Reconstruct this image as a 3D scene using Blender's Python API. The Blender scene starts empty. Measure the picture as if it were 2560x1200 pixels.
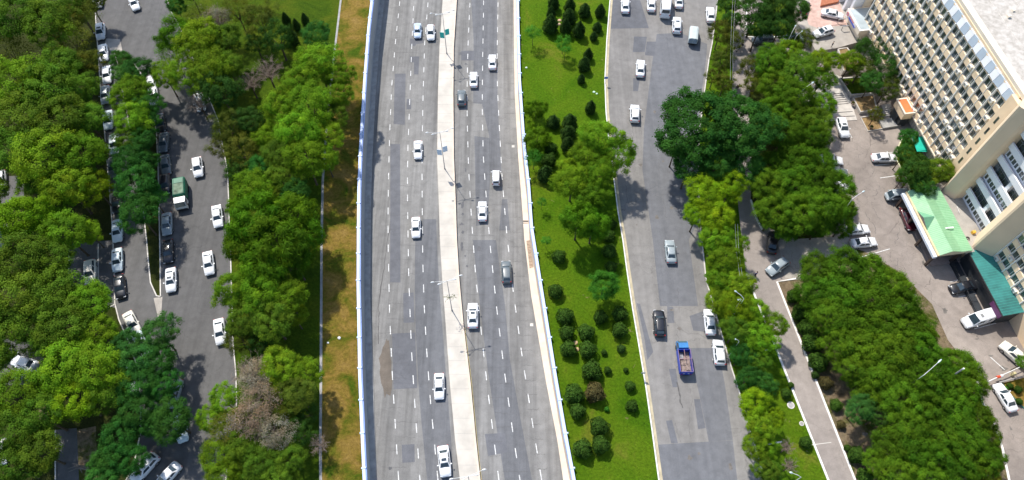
import bpy, math, random
import numpy as np
from mathutils import Vector, Matrix
from mathutils.geometry import tessellate_polygon
random.seed(7); RNG = np.random.default_rng(7)
S = bpy.context.scene
C = S.collection
R = math.radians
# ------------------------------------------------------------------ camera, sky, sun, exposure
CAM_H, TILT, F = 118.0, R(59.77), 1811.0
cd = bpy.data.cameras.new('camera'); cam = bpy.data.objects.new('camera', cd); C.objects.link(cam)
cam.location = (0, 0, CAM_H); cam.rotation_euler = (math.pi/2 - TILT, 0, 0)
cd.sensor_fit = 'HORIZONTAL'; cd.sensor_width = 36; cd.lens = 36*F/2560; cd.clip_end = 3000; cd.clip_start = .5
S.camera = cam
SUN = Vector((-.505, .863, 1.347)).normalized()
w = bpy.data.worlds.new('World'); S.world = w; w.use_nodes = True
nt = w.node_tree; bg = nt.nodes['Background']
sk = nt.nodes.new('ShaderNodeTexSky'); sk.sky_type = 'NISHITA'; sk.sun_disc = False
sk.sun_elevation = math.asin(SUN.z); sk.sun_rotation = math.atan2(SUN.x, SUN.y)
nt.links.new(sk.outputs[0], bg.inputs[0]); bg.inputs[1].default_value = 0.15
sl = bpy.data.lights.new('sun', 'SUN'); sl.energy = 4.0; sl.angle = R(.6); sl.color = (1, .95, .87)
so = bpy.data.objects.new('sun', sl); C.objects.link(so); so.location = (0, 0, 200)
so.rotation_euler = (-SUN).to_track_quat('-Z', 'Y').to_euler()
S.view_settings.view_transform = 'Standard'; S.view_settings.look = 'None'
S.view_settings.exposure = 0.36; S.view_settings.gamma = 1
S.cycles.max_bounces = 6; S.cycles.diffuse_bounces = 3; S.cycles.transmission_bounces = 3
S.cycles.transparent_max_bounces = 4; S.cycles.use_denoising = True

# ------------------------------------------------------------------ pixel (2560 x 1200 survey) -> place
def P(px, py, z=0.0):
    y = 600 - py
    dy = y*math.sin(TILT) + F*math.cos(TILT); dz = y*math.cos(TILT) - F*math.sin(TILT)
    t = (z - CAM_H)/dz
    return Vector(((px-1280)*t, dy*t, z))
def depth(p):
    return p.y*math.cos(TILT) - (p.z-CAM_H)*math.sin(TILT)
def road_z(y): return -2.35 - .0222*y
def PR(px, py, dz=0.0):
    z = -4.
    for _ in range(12):
        p = P(px, py, z); z = road_z(p.y) + dz
    return P(px, py, z)

# ------------------------------------------------------------------ tagging and objects
def tag(o, label=None, cat=None, group=None, kind=None):
    if label: o['label'] = label
    if cat: o['category'] = cat
    if group: o['group'] = group
    if kind: o['kind'] = kind
    return o
def empty(name, loc=(0, 0, 0), rz=0.0):
    o = bpy.data.objects.new(name, None); C.objects.link(o); o.location = loc; o.rotation_euler = (0, 0, rz)
    o.empty_display_size = .3
    return o
def link(name, mesh, parent=None, loc=None):
    o = bpy.data.objects.new(name, mesh); C.objects.link(o)
    if parent: o.parent = parent
    if loc is not None: o.location = loc
    return o
def kids(o): return [c for c in ALLK.get(o.name, [])]
def copy_tree(o, parent=None):
    c = o.copy(); C.objects.link(c)
    if parent: c.parent = parent
    for ch in list(o.children): copy_tree(ch, c)
    return c

class MB:
    def __init__(s): s.v = []; s.f = []; s.mi = []; s.sm = []
    def add(s, vs, fs, mi=0, smooth=False):
        n = len(s.v); s.v += [tuple(v) for v in vs]
        for f in fs: s.f.append([i+n for i in f]); s.mi.append(mi); s.sm.append(smooth)
        return s
    def box(s, x0, x1, y0, y1, z0, z1, mi=0, M=None):
        vs = [Vector(v) for v in ((x0,y0,z0),(x1,y0,z0),(x1,y1,z0),(x0,y1,z0),(x0,y0,z1),(x1,y0,z1),(x1,y1,z1),(x0,y1,z1))]
        if M is not None: vs = [M @ v for v in vs]
        return s.add(vs, [(3,2,1,0),(4,5,6,7),(0,1,5,4),(1,2,6,5),(2,3,7,6),(3,0,4,7)], mi)
    def tube(s, p0, p1, r0, r1=None, n=6, mi=0, caps=True, smooth=True):
        r1 = r0 if r1 is None else r1
        p0 = Vector(p0); p1 = Vector(p1); d = (p1-p0)
        if d.length < 1e-6: return s
        d.normalize(); a = d.orthogonal().normalized(); b = d.cross(a)
        vs = []
        for p, r in ((p0, r0), (p1, r1)):
            for k in range(n):
                t = 2*math.pi*k/n; vs.append(p + (a*math.cos(t)+b*math.sin(t))*r)
        fs = [(k, (k+1) % n, n+(k+1) % n, n+k) for k in range(n)]
        s.add(vs, fs, mi, smooth)
        if caps:
            s.add(vs[:n], [tuple(reversed(range(n)))], mi); s.add(vs[n:], [tuple(range(n))], mi)
        return s
    def poly(s, pts, z=None, mi=0):
        vs = [Vector((p[0], p[1], p[2] if z is None else z)) for p in pts]
        flat = [Vector((v.x, v.y, 0)) for v in vs]
        tris = tessellate_polygon([flat]); out = []
        for t in tris:
            a, b, c = (flat[i] for i in t)
            if (b-a).cross(c-a).z < 0: t = (t[0], t[2], t[1])
            out.append(tuple(t))
        return s.add(vs, out, mi)
    def prism(s, pts, z0, z1, mi=0, mi_side=None):      # pts counter-clockwise or not, both fine
        n = len(pts); flat = [Vector((p[0], p[1], 0)) for p in pts]
        area = sum(flat[i].x*flat[(i+1) % n].y - flat[(i+1) % n].x*flat[i].y for i in range(n))
        if area < 0: pts = list(reversed(pts))
        s.poly(pts, z1, mi)
        vs = [(p[0], p[1], z0) for p in pts] + [(p[0], p[1], z1) for p in pts]
        s.add(vs, [(i, (i+1) % n, n+(i+1) % n, n+i) for i in range(n)], mi if mi_side is None else mi_side)
        return s
    def sweep(s, pts, w0, w1, z0, z1, zf=None, mi=0):   # box section along a polyline, offsets w0..w1 to its left
        n = len(pts); P2 = [Vector((p[0], p[1])) for p in pts]; ring = []
        for i in range(n):
            d = (P2[min(i+1, n-1)] - P2[max(i-1, 0)]).normalized(); nn = Vector((-d.y, d.x))
            zz = zf(P2[i].y) if zf else 0
            a = P2[i]+nn*w0; b = P2[i]+nn*w1
            ring.append([(a.x,a.y,zz+z0),(b.x,b.y,zz+z0),(b.x,b.y,zz+z1),(a.x,a.y,zz+z1)])
        vs = [v for r in ring for v in r]; fs = []
        for i in range(n-1):
            for k in range(4):
                fs.append((4*i+k, 4*i+(k+1) % 4, 4*i+4+(k+1) % 4, 4*i+4+k))
        fs.append((3, 2, 1, 0)); m = 4*(n-1); fs.append((m, m+1, m+2, m+3))
        if w1 > w0: fs = [tuple(reversed(f)) for f in fs]
        return s.add(vs, fs, mi)
    def mesh(s, name, mats):
        me = bpy.data.meshes.new(name); me.from_pydata(s.v, [], s.f)
        for m in (mats if isinstance(mats, (list, tuple)) else [mats]): me.materials.append(m)
        me.polygons.foreach_set('material_index', s.mi); me.polygons.foreach_set('use_smooth', s.sm)
        me.update(); return me
    def build(s, name, mats, parent=None, loc=None): return link(name, s.mesh(name, mats), parent, loc)

# ------------------------------------------------------------------ materials
class NT:
    def __init__(s, name):
        s.m = bpy.data.materials.new(name); s.m.use_nodes = True; s.t = s.m.node_tree
        s.b = s.t.nodes['Principled BSDF']; s.out = s.t.nodes['Material Output']
        g = s.n('ShaderNodeNewGeometry'); s.pos = g.outputs['Position']
    def n(s, k, **kw):
        o = s.t.nodes.new(k)
        for a, b in kw.items(): setattr(o, a, b)
        return o
    def l(s, a, b): s.t.links.new(a, b)
    def mapv(s, scale=(1, 1, 1), rot=0, src=None):
        m = s.n('ShaderNodeMapping'); m.inputs['Scale'].default_value = scale; m.inputs['Rotation'].default_value = (0, 0, rot)
        s.l(src or s.pos, m.inputs[0]); return m.outputs[0]
    def noise(s, sc, det=4, rough=.55, dist=0, v=None):
        o = s.n('ShaderNodeTexNoise'); o.inputs['Scale'].default_value = sc; o.inputs['Detail'].default_value = det
        o.inputs['Roughness'].default_value = rough; o.inputs['Distortion'].default_value = dist
        s.l(v or s.pos, o.inputs['Vector']); return o.outputs['Fac']
    def ramp(s, fac, stops):
        r = s.n('ShaderNodeValToRGB'); e = r.color_ramp.elements
        while len(e) < len(stops): e.new(.5)
        for i, (p, c) in enumerate(stops):
            e[i].position = p; e[i].color = (*c, 1) if not isinstance(c, (int, float)) else (c, c, c, 1)
        s.l(fac, r.inputs[0]); return r.outputs[0]
    def mix(s, fac, a, b, mode='MIX'):
        m = s.n('ShaderNodeMix', data_type='RGBA', blend_type=mode)
        for inp, v in ((m.inputs[0], fac), (m.inputs[6], a), (m.inputs[7], b)):
            if isinstance(v, (int, float)): inp.default_value = v
            elif isinstance(v, tuple): inp.default_value = (*v, 1) if len(v) == 3 else v
            else: s.l(v, inp)
        return m.outputs[2]
    def cracks(s, sc, wid=.015):
        nv = s.n('ShaderNodeTexNoise'); nv.inputs['Scale'].default_value = .35; nv.inputs['Detail'].default_value = 5
        s.l(s.pos, nv.inputs['Vector'])
        mv = s.n('ShaderNodeVectorMath', operation='MULTIPLY_ADD'); s.l(nv.outputs['Color'], mv.inputs[0])
        mv.inputs[1].default_value = (4, 4, 0); s.l(s.pos, mv.inputs[2])
        v = s.n('ShaderNodeTexVoronoi', feature='DISTANCE_TO_EDGE'); v.inputs['Scale'].default_value = sc
        s.l(mv.outputs[0], v.inputs['Vector'])
        return s.ramp(v.outputs['Distance'], [(0, 1), (wid, 0)])
    def bump(s, h, st=.4, d=.1):
        b = s.n('ShaderNodeBump'); b.inputs['Strength'].default_value = st; b.inputs['Distance'].default_value = d
        s.l(h, b.inputs['Height']); s.l(b.outputs[0], s.b.inputs['Normal'])
    def fin(s, col, rough=.85, spec=.3, metal=0):
        if isinstance(col, tuple): s.b.inputs['Base Color'].default_value = (*col, 1)
        else: s.l(col, s.b.inputs['Base Color'])
        s.b.inputs['Roughness'].default_value = rough; s.b.inputs['Specular IOR Level'].default_value = spec
        s.b.inputs['Metallic'].default_value = metal
        return s.m

def plain(name, c, rough=.6, spec=.4, metal=0, var=.12, sc=1.5):
    t = NT(name); f = t.noise(sc, 4)
    col = t.ramp(f, [(.3, tuple(x*(1-var) for x in c)), (.7, tuple(min(1, x*(1+var)) for x in c))])
    return t.fin(col, rough, spec, metal)
def asphalt(name, c, streak=0.0, crack=.5, blot=.14):
    t = NT(name)
    big = t.noise(.06, 5, .6, .4); mid = t.noise(.7, 5, .6); fine = t.noise(9, 3, .7)
    k = lambda f: tuple(x*f for x in c)
    col = t.ramp(big, [(.3, k(1-blot)), (.5, c), (.72, k(1+blot))])
    col = t.mix(.5, col, t.ramp(mid, [(.3, .7), (.7, 1.25)]), 'MULTIPLY') if False else t.mix(.35, col, t.mix(1, col, t.ramp(mid, [(.3, .62), (.7, 1.35)]), 'MULTIPLY'))
    col = t.mix(.3, col, t.mix(1, col, t.ramp(fine, [(.3, .5), (.7, 1.5)]), 'MULTIPLY'))
    if streak:      # tyre-polished lanes run along the road
        v = t.mapv((.75, .012, 1)); st = t.noise(1.0, 3, .6, 0, v)
        col = t.mix(streak, col, t.mix(1, col, t.ramp(st, [(.35, .72), (.6, 1.18)]), 'MULTIPLY'))
    cr = t.mix(1, t.cracks(.13, .006), t.ramp(t.noise(.09, 2), [(.45, 0.), (.55, 1.)]), 'MULTIPLY')
    cr2 = t.mix(1, t.cracks(.5, .012), t.ramp(t.noise(.05, 3), [(.55, 0.), (.62, 1.)]), 'MULTIPLY')
    m = t.n('ShaderNodeMath', operation='MAXIMUM'); t.l(cr, m.inputs[0]); t.l(cr2, m.inputs[1])
    m2 = t.n('ShaderNodeMath', operation='MULTIPLY'); t.l(m.outputs[0], m2.inputs[0]); m2.inputs[1].default_value = crack
    col = t.mix(m2.outputs[0], col, k(.45))
    t.bump(fine, .25, .02)
    return t.fin(col, .9, .25)
def turf(name, stops, sc=.18, fine=3.0, spots=None):
    t = NT(name)
    a = t.noise(sc, 6, .65, .6); b = t.noise(fine, 4, .7); c = t.noise(14, 2, .7)
    col = t.ramp(a, stops)
    col = t.mix(.55, col, t.mix(1, col, t.ramp(b, [(.3, .45), (.7, 1.6)]), 'MULTIPLY'))
    col = t.mix(.5, col, t.mix(1, col, t.ramp(c, [(.3, .5), (.7, 1.5)]), 'MULTIPLY'))
    if spots:
        f = t.ramp(t.noise(.55, 5, .7, .8), [(spots[1], 0.), (spots[1]+.06, 1.)])
        col = t.mix(f, col, spots[0])
    mm = t.n('ShaderNodeMath', operation='ADD'); t.l(b, mm.inputs[0]); t.l(c, mm.inputs[1])
    t.bump(mm.outputs[0], .9, .35)
    return t.fin(col, .95, .1)
def leaf(name, trans=.32):
    t = NT(name); oi = t.n('ShaderNodeObjectInfo'); at = t.n('ShaderNodeAttribute', attribute_name='tint')
    col = t.mix(1, oi.outputs['Color'], at.outputs['Color'], 'MULTIPLY')
    t.l(col, t.b.inputs['Base Color']); t.b.inputs['Roughness'].default_value = .75; t.b.inputs['Specular IOR Level'].default_value = .08
    tr = t.n('ShaderNodeBsdfTranslucent'); t.l(t.mix(1, col, (1.15, 1.2, .5), 'MULTIPLY'), tr.inputs[0])
    mx = t.n('ShaderNodeMixShader'); mx.inputs[0].default_value = trans
    t.l(t.b.outputs[0], mx.inputs[1]); t.l(tr.outputs[0], mx.inputs[2]); t.l(mx.outputs[0], t.out.inputs[0])
    return t.m
def paint():
    t = NT('car_paint'); oi = t.n('ShaderNodeObjectInfo')
    f = t.noise(2.5, 3); g = t.ramp(f, [(.3, .93), (.7, 1.04)])
    t.b.inputs['Coat Weight'].default_value = .6; t.b.inputs['Coat Roughness'].default_value = .08
    return t.fin(t.mix(1, oi.outputs['Color'], g, 'MULTIPLY'), .35, .5)
M = dict(
  hw=asphalt('highway_asphalt', (.222, .217, .207), .85, .35),
  hw_dark=asphalt('highway_newer_asphalt', (.152, .155, .163), .6, .25, .1),
  rd=asphalt('street_asphalt', (.235, .224, .21), .35, .5),
  rd_dark=asphalt('street_newer_asphalt', (.162, .165, .175), .3, .3, .08),
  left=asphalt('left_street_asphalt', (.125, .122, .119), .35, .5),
  patch=asphalt('asphalt_patch_and_shadow', (.150, .153, .165), .1, .4, .14),
  lot=asphalt('parking_asphalt', (.29, .25, .22), 0, .9, .28),
  pave=asphalt('promenade_paving', (.32, .28, .25), 0, .5, .12),
  slab=asphalt('concrete_slab', (.42, .385, .34), 0, .6, .2),
  stone=plain('pale_stone', (.55, .51, .46), .8, .2, 0, .15, .9),
  median=plain('median_concrete', (.57, .53, .465), .85, .2, 0, .14, .35),
  ledge=plain('ledge_concrete', (.70, .59, .48), .85, .2, 0, .12, .5),
  gutter=plain('gutter_concrete', (.36, .35, .33), .9, .2, 0, .22, .8),
  wallc=plain('retaining_wall_concrete', (.33, .35, .36), .8, .3, 0, .08, .3),
  kerb=plain('kerb_stone', (.66, .62, .56), .85, .2, 0, .2, 1.2),
  kerbw=plain('white_kerb', (.86, .83, .78), .8, .2, 0, .1, 1.2),
  white=plain('road_paint', (.68, .68, .66), .7, .3, 0, .3, 3),
  yellow=plain('yellow_kerb_paint', (.62, .50, .22), .8, .2, 0, .2, 1),
  rail=plain('blue_railing_shaded', (.30, .45, .86), .5, .5, 0, .12, .4),
  railtop=plain('pale_blue_railing', (.56, .68, .96), .5, .5, 0, .08, .4),
  soil=turf('dirt_ground', [(.3, (.03, .045, .008)), (.5, (.055, .065, .015)), (.7, (.05, .075, .01))], .12),
  grass=turf('lawn_grass', [(.28, (.050, .145, .003)), (.42, (.092, .198, .005)), (.58, (.130, .225, .008)), (.72, (.23, .235, .03))], .10, 2.2, ((.34, .27, .12), .66)),
  grassd=turf('park_grass', [(.3, (.035, .085, .004)), (.5, (.08, .14, .006)), (.7, (.13, .16, .01))], .12, 2.2),
  dry=turf('dry_grass', [(.35, (.08, .14, .008)), (.45, (.19, .17, .02)), (.56, (.32, .215, .045)), (.72, (.42, .27, .085))], .21, 1.8),
  bed=turf('ochre_bed_soil', [(.3, (.36, .24, .10)), (.6, (.50, .34, .17)), (.75, (.22, .20, .06))], .5, 2),
  sand=turf('planting_bed_soil', [(.3, (.20, .15, .09)), (.48, (.33, .25, .16)), (.6, (.10, .12, .02))], .3, 2),
  leaf=leaf('leaves'), leafd=leaf('needle_leaves', .1),
  bark=plain('bark', (.11, .085, .06), .95, .1, 0, .4, 6),
  twig=plain('bare_twigs', (.30, .235, .19), .95, .1, 0, .2, 6),
  paint=paint(),
  glass=plain('car_glass', (.035, .055, .070), .10, .8, 0, .25, 2),
  glassb=plain('car_glass_sky', (.03, .10, .13), .05, .9, 0, .2, 2),
  tyre=plain('tyre_rubber', (.02, .02, .02), .8, .3),
  rim=plain('wheel_rim', (.45, .45, .46), .3, .6, .8),
  trim=plain('black_trim', (.025, .025, .028), .5, .4),
  lampr=plain('tail_light', (.45, .02, .015), .2, .6),
  lampw=plain('headlight', (.75, .78, .80), .1, .8),
  chrome=plain('grey_metal', (.42, .43, .44), .4, .5, .6),
  whitem=plain('white_metal', (.80, .80, .78), .4, .4),
)
# ------------------------------------------------------------------ vegetation meshes (shared by the copies)
def unit(v):
    return v/np.maximum(np.linalg.norm(v, axis=-1, keepdims=True), 1e-9)
def leaf_mesh(name, ctr, nrm, size, tint, mat, aspect=.62, along=None, core=None):
    """one small rhombic face per leaf spray"""
    n = len(ctr); nrm = unit(nrm)
    a = along if along is not None else RNG.normal(size=(n, 3))
    a = a - nrm*np.sum(a*nrm, 1, keepdims=True); a = unit(a); b = np.cross(nrm, a)
    s = size[:, None]
    bend = nrm*s*.25
    v = np.stack([ctr-a*s, ctr+b*s*aspect-bend*0, ctr+a*s-bend, ctr-b*s*aspect], 1).reshape(-1, 3)
    t = np.repeat(tint, 4, 0); nv = 4*n
    faces_core = []
    if core:
        cv, cf = core; v = np.concatenate([v, np.array(cv)]); t = np.concatenate([t, np.full((len(cv), 3), .35)])
        faces_core = [[i+nv for i in f] for f in cf]
    me = bpy.data.meshes.new(name)
    loops = list(range(nv)); 
    for f in faces_core: loops += f
    tot = [4]*n + [len(f) for f in faces_core]
    st = np.concatenate([[0], np.cumsum(tot)[:-1]]).astype(np.int32)
    me.vertices.add(len(v)); me.vertices.foreach_set('co', v.astype(np.float32).ravel())
    me.loops.add(len(loops)); me.loops.foreach_set('vertex_index', np.array(loops, dtype=np.int32))
    me.polygons.add(len(tot)); me.polygons.foreach_set('loop_start', st)
    try: me.polygons.foreach_set('loop_total', np.array(tot, dtype=np.int32))
    except Exception: pass
    me.update(calc_edges=True)
    at = me.attributes.new('tint', 'FLOAT_COLOR', 'POINT')
    at.data.foreach_set('color', np.concatenate([t, np.ones((len(t), 1))], 1).astype(np.float32).ravel())
    me.materials.append(mat); return me
def fib(n, zmin=-1.0, zmax=1.0):
    i = np.arange(n)+.5; z = zmin+(zmax-zmin)*i/n; ph = i*2.39996+RNG.uniform(0, 6)
    r = np.sqrt(np.maximum(0, 1-z*z)); return np.stack([r*np.cos(ph), r*np.sin(ph), z], 1)
def tints(n, lo=.75, hi=1.3, warm=.15):
    k = RNG.uniform(lo, hi, (n, 1)); h = RNG.uniform(-warm, warm, (n, 1))
    return np.concatenate([k*(1+h), k, k*(1-h)], 1)
def broad(name, RR=5., nl=34, sub=11, lv=26, ls=.2, flat=.72, lobe=.30, aspect=.62, drop=0., sparse=0, zmin=-.45, streak=0., sig=.36):
    cs, ns, ss, ts, al = [], [], [], [], []
    base = fib(nl, zmin, .97)
    prof = RNG.uniform(.72, 1.2, nl)
    az = np.arctan2(base[:, 1], base[:, 0]); k1, k2, p1, p2 = RNG.integers(2, 4), RNG.integers(4, 6), *RNG.uniform(0, 6, 2)
    out = 1+.10*np.cos(k1*az+p1)+.07*np.cos(k2*az+p2)
    for i in range(nl):
        d = base[i]; c = d*RR*(1-lobe*.85)*prof[i]*out[i]*np.array([1, 1, flat]) + RNG.normal(size=3)*.15
        rl = RR*lobe*RNG.uniform(.75, 1.2)
        lt = tints(1, .82, 1.2, .10)
        sd = unit(RNG.normal(size=(sub, 3)) + d*.8 + np.array([0, 0, .5]))
        for q in range(sub):
            sc = c + sd[q]*rl*RNG.uniform(.6, 1.0)*np.array([1, 1, .8])
            m = max(4, int(lv*RNG.uniform(.6, 1.3)))
            p = sc + RNG.normal(size=(m, 3))*rl*sig*np.array([1, 1, .6])
            if drop: p[:, 2] -= np.abs(RNG.normal(size=m))*drop
            o = unit(p-(c-np.array([0, 0, .4*rl])))
            cs.append(p); ns.append(o*.95+np.array([0, 0, .15])+RNG.normal(size=(m, 3))*.34)
            ss.append(RNG.uniform(.65, 1.3, m)*ls)
            ts.append(lt*tints(1, .85, 1.15, .06)*tints(m, .8, 1.2, .06))
            al.append(o*np.array([1, 1, .3])+RNG.normal(size=(m, 3))*.5 if streak else RNG.normal(size=(m, 3)))
    cs, ns, ss, ts, al = map(np.concatenate, (cs, ns, ss, ts, al))
    return leaf_mesh(name, cs, ns, ss, ts, M['leaf'], aspect, al)
def trunk_mesh(name, H, r, limbs, spread, top, mat='bark', n=7):
    """tapered trunk from the ground, limbs reaching up into the crown"""
    b = MB(); p = Vector((0, 0, 0)); rr = r
    pts = [Vector((0, 0, 0)), Vector((random.uniform(-.1, .1), random.uniform(-.1, .1), H*.35)), Vector((random.uniform(-.2, .2), random.uniform(-.2, .2), H*.7))]
    b.tube((0, 0, -.1), (0, 0, .35), r*1.5, r*1.05, 9)
    for a, c, r0, r1 in ((pts[0], pts[1], r*1.05, r*.85), (pts[1], pts[2], r*.85, r*.65)): b.tube(a, c, r0, r1, 9)
    for k in range(limbs):
        an = 6.283*k/limbs+random.uniform(-.4, .4); s0 = pts[1].lerp(pts[2], random.uniform(.3, 1))
        m = s0+Vector((math.cos(an)*spread*.45, math.sin(an)*spread*.45, (top-s0.z)*.5))
        e = s0+Vector((math.cos(an)*spread*.85, math.sin(an)*spread*.85, (top-s0.z)*random.uniform(.6, .95)))
        b.tube(s0, m, r*.5, r*.32, 6); b.tube(m, e, r*.32, r*.08, 5)
        for q in range(2):
            a2 = an+random.uniform(-1, 1); e2 = m+Vector((math.cos(a2)*spread*.4, math.sin(a2)*spread*.4, random.uniform(.3, 1)*(top-m.z)))
            b.tube(m, e2, r*.22, r*.05, 4)
    return b.mesh(name, M[mat])
def lathe_core(prof, n=14):
    v, f = [], []
    for (r, z) in prof:
        for k in range(n): v.append((r*math.cos(6.2832*k/n), r*math.sin(6.2832*k/n), z))
    for i in range(len(prof)-1):
        for k in range(n): f.append([i*n+k, i*n+(k+1) % n, (i+1)*n+(k+1) % n, (i+1)*n+k])
    return v, f
def shrub(name, prof, nleaf, ls, rough=.05, mat='leafd', lump=.11, tuft=0):
    """clipped shrub: dense small leaves on a turned outline with a dark solid heart"""
    pr = np.array(prof); seg = np.hypot(np.diff(pr[:, 0]), np.diff(pr[:, 1])); area = seg*(pr[1:, 0]+pr[:-1, 0]+.05)
    idx = RNG.choice(len(seg), nleaf, p=area/area.sum()); t = RNG.uniform(0, 1, nleaf)
    r = pr[idx, 0]+(pr[idx+1, 0]-pr[idx, 0])*t; z = pr[idx, 1]+(pr[idx+1, 1]-pr[idx, 1])*t
    ph = RNG.uniform(0, 6.2832, nleaf); k = RNG.uniform(0, 6, 4)
    f = 1+lump*(np.sin(3*ph+k[0]+z*2)+np.sin(5*ph+k[1]-z*3)*.7+np.sin(9*ph+6*z+k[2])*.5)+RNG.normal(size=nleaf)*rough
    p = np.stack([r*f*np.cos(ph), r*f*np.sin(ph), z*(1+.03*np.sin(4*ph+k[3]))+RNG.normal(size=nleaf)*rough*.5], 1)
    dz = (pr[1:, 0]-pr[:-1, 0])/np.maximum(seg, 1e-6); dr = (pr[1:, 1]-pr[:-1, 1])/np.maximum(seg, 1e-6)
    nn = np.stack([dr[idx]*np.cos(ph), dr[idx]*np.sin(ph), -dz[idx]], 1)
    nn = nn+RNG.normal(size=(nleaf, 3))*.45
    core = lathe_core([(a*.86, b*.95) for a, b in prof])
    return leaf_mesh(name, p, nn, RNG.uniform(.7, 1.3, nleaf)*ls, tints(nleaf, .55, 1.45, .12), M[mat], .6, None, core)
def bare(name, RR=4., n0=16, dens=1.0):
    b = MB()
    for k in range(n0):
        d = fib(n0, -.1, .97)[k] if k == 0 else DIRS[k]
        d = Vector(d)
        base = Vector((0, 0, -RR*.55)); tip = Vector((d.x*RR, d.y*RR, d.z*RR*.75))
        m = base.lerp(tip, .45)+Vector((0, 0, RR*.1)); b.tube(base, m, .10, .06, 4, caps=False); b.tube(m, tip, .06, .015, 3, caps=False)
        for q in range(int(15*dens)):
            t = random.uniform(.25, .98); s = (base.lerp(m, t*2) if t < .5 else m.lerp(tip, t*2-1))
            e = s+Vector((random.gauss(0, 1), random.gauss(0, 1), random.gauss(.45, .7)))*RR*.17+d*RR*.12
            b.tube(s, e, .04, .012, 3, caps=False)
            for z in range(4):
                s2 = s.lerp(e, random.uniform(.3, 1)); e2 = s2+Vector((random.gauss(0, 1), random.gauss(0, 1), random.gauss(.4, .6)))*RR*.09
                b.tube(s2, e2, .025, .01, 3, caps=False)
    return b.mesh(name, M['twig'])
DIRS = fib(16, -.1, .97)
CROWN = {
 'maple': [broad('maple_crown', nl=44, sub=14, lv=27, ls=.145, lobe=.245, sig=.28) for _ in range(4)],
 'elm': [broad('elm_crown', nl=60, sub=13, lv=20, ls=.28, lobe=.21, aspect=.20, streak=1, flat=.82, sig=.36) for _ in range(3)],
 'willow': [broad('willow_crown', nl=34, sub=10, lv=26, ls=.42, lobe=.25, aspect=.13, drop=.7, streak=1, sig=.33) for _ in range(2)],
 'pine': [broad('pine_crown', RR=4.2, nl=36, sub=9, lv=22, ls=.20, lobe=.24, aspect=.28, flat=1.05, streak=1, sig=.34) for _ in range(2)],
 'young': [broad('young_crown', RR=2.2, nl=16, sub=8, lv=14, ls=.12, lobe=.34, flat=.85, sig=.42) for _ in range(2)],
 'thin': [broad('thin_crown', nl=38, sub=10, lv=12, ls=.15, lobe=.28, sig=.40) for _ in range(2)],
 'bare': [bare('bare_crown'), bare('bare_crown')],
}
CROWN['plane'] = [broad('plane_crown', RR=9.5, nl=120, sub=15, lv=24, ls=.22, lobe=.15, sig=.30, flat=.6, zmin=-.3) for _ in range(2)]
CR = dict(plane=9.5, maple=5., elm=5., willow=5., pine=4.2, young=2.2, thin=5., bare=4.)
TRUNK = {k: trunk_mesh(k+'_trunk', 7.0, .26 if k != 'young' else .10, 6, 2.8, 8.2) for k in ('maple', 'elm', 'willow', 'pine', 'thin', 'bare', 'plane')}
TRUNK['young'] = trunk_mesh('young_trunk', 3.0, .07, 4, .9, 3.2)
COL = dict(bright=(.150, .270, .012), mid=(.105, .195, .014), dark=(.042, .145, .020), olive=(.11, .14, .014), elm=(.088, .190, .010),
           yellow=(.175, .285, .008), willow=(.095, .215, .010), pine=(.095, .125, .016), deep=(.04, .105, .014), teal=(.06, .17, .03),
           dry=(.27, .225, .16), grey=(1, 1, 1), pinky=(1, 1, 1), thuja=(.042, .09, .016), ball=(.048, .105, .013), brown=(.10, .085, .03), young=(.055, .20, .018))
TREES = []
RB_ = 'in the big grove at lower right'
def tree(kind, px, py, rp, col, grove, zc=None, label=None, name=None):
    z0 = 6.0
    for _ in range(3):
        p = P(px, py, z0); r = rp*depth(p)/F
        z0 = zc if zc is not None else min(10.5, max(1.2, 1.4+r*(1.75 if kind in ('maple', 'willow', 'thin', 'plane') else 1.25)))
    if zc is None and kind == 'elm': z0 *= RNG.uniform(.88, 1.18)
    p = P(px, py, z0); r = rp*depth(p)/F
    nm = name or {'pine': 'pine_tree', 'bare': 'bare_tree', 'willow': 'willow_tree', 'young': 'young_tree'}.get(kind, 'broadleaf_tree')
    t = empty(nm, (p.x, p.y, 0), RNG.uniform(0, 6.28))
    s = (1.0 if grove == RB_ else .93)*r/CR[kind]
    cr = link('crown', random.choice(CROWN[kind]), t, (0, 0, z0)); cr.scale = (s, s*RNG.uniform(.92, 1.08), s*RNG.uniform(.9, 1.1))
    v = RNG.uniform(.78, 1.24); h = RNG.uniform(.86, 1.16); c = COL[col]
    cr.color = (c[0]*v*h, c[1]*v, c[2]*v, 1)
    th = 8.2 if kind != 'young' else 3.2
    tr = link('trunk', TRUNK[kind], t); q_ = s*(1.7 if kind == 'plane' else 1); tr.scale = (q_, q_, z0*1.12/th)
    TREES.append([t, kind, col, grove, px, py, label]); return t
ORD = 'first second third fourth fifth sixth seventh eighth ninth tenth eleventh twelfth thirteenth fourteenth fifteenth sixteenth seventeenth eighteenth nineteenth twentieth'.split()
WORD = dict(grey='grey', bright='bright green', mid='mid green', dark='deep green', olive='olive', elm='green', yellow='yellow green', willow='light green',
            pine='olive needled', deep='dark green', teal='bluish green', dry='brownish', pinky='pinkish', young='light green')
KW = dict(plane='large plane tree', maple='broadleaf tree', elm='feathery tree', willow='willow', pine='conifer', young='young tree', thin='thinly leaved tree', bare='bare twiggy tree')
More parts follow.
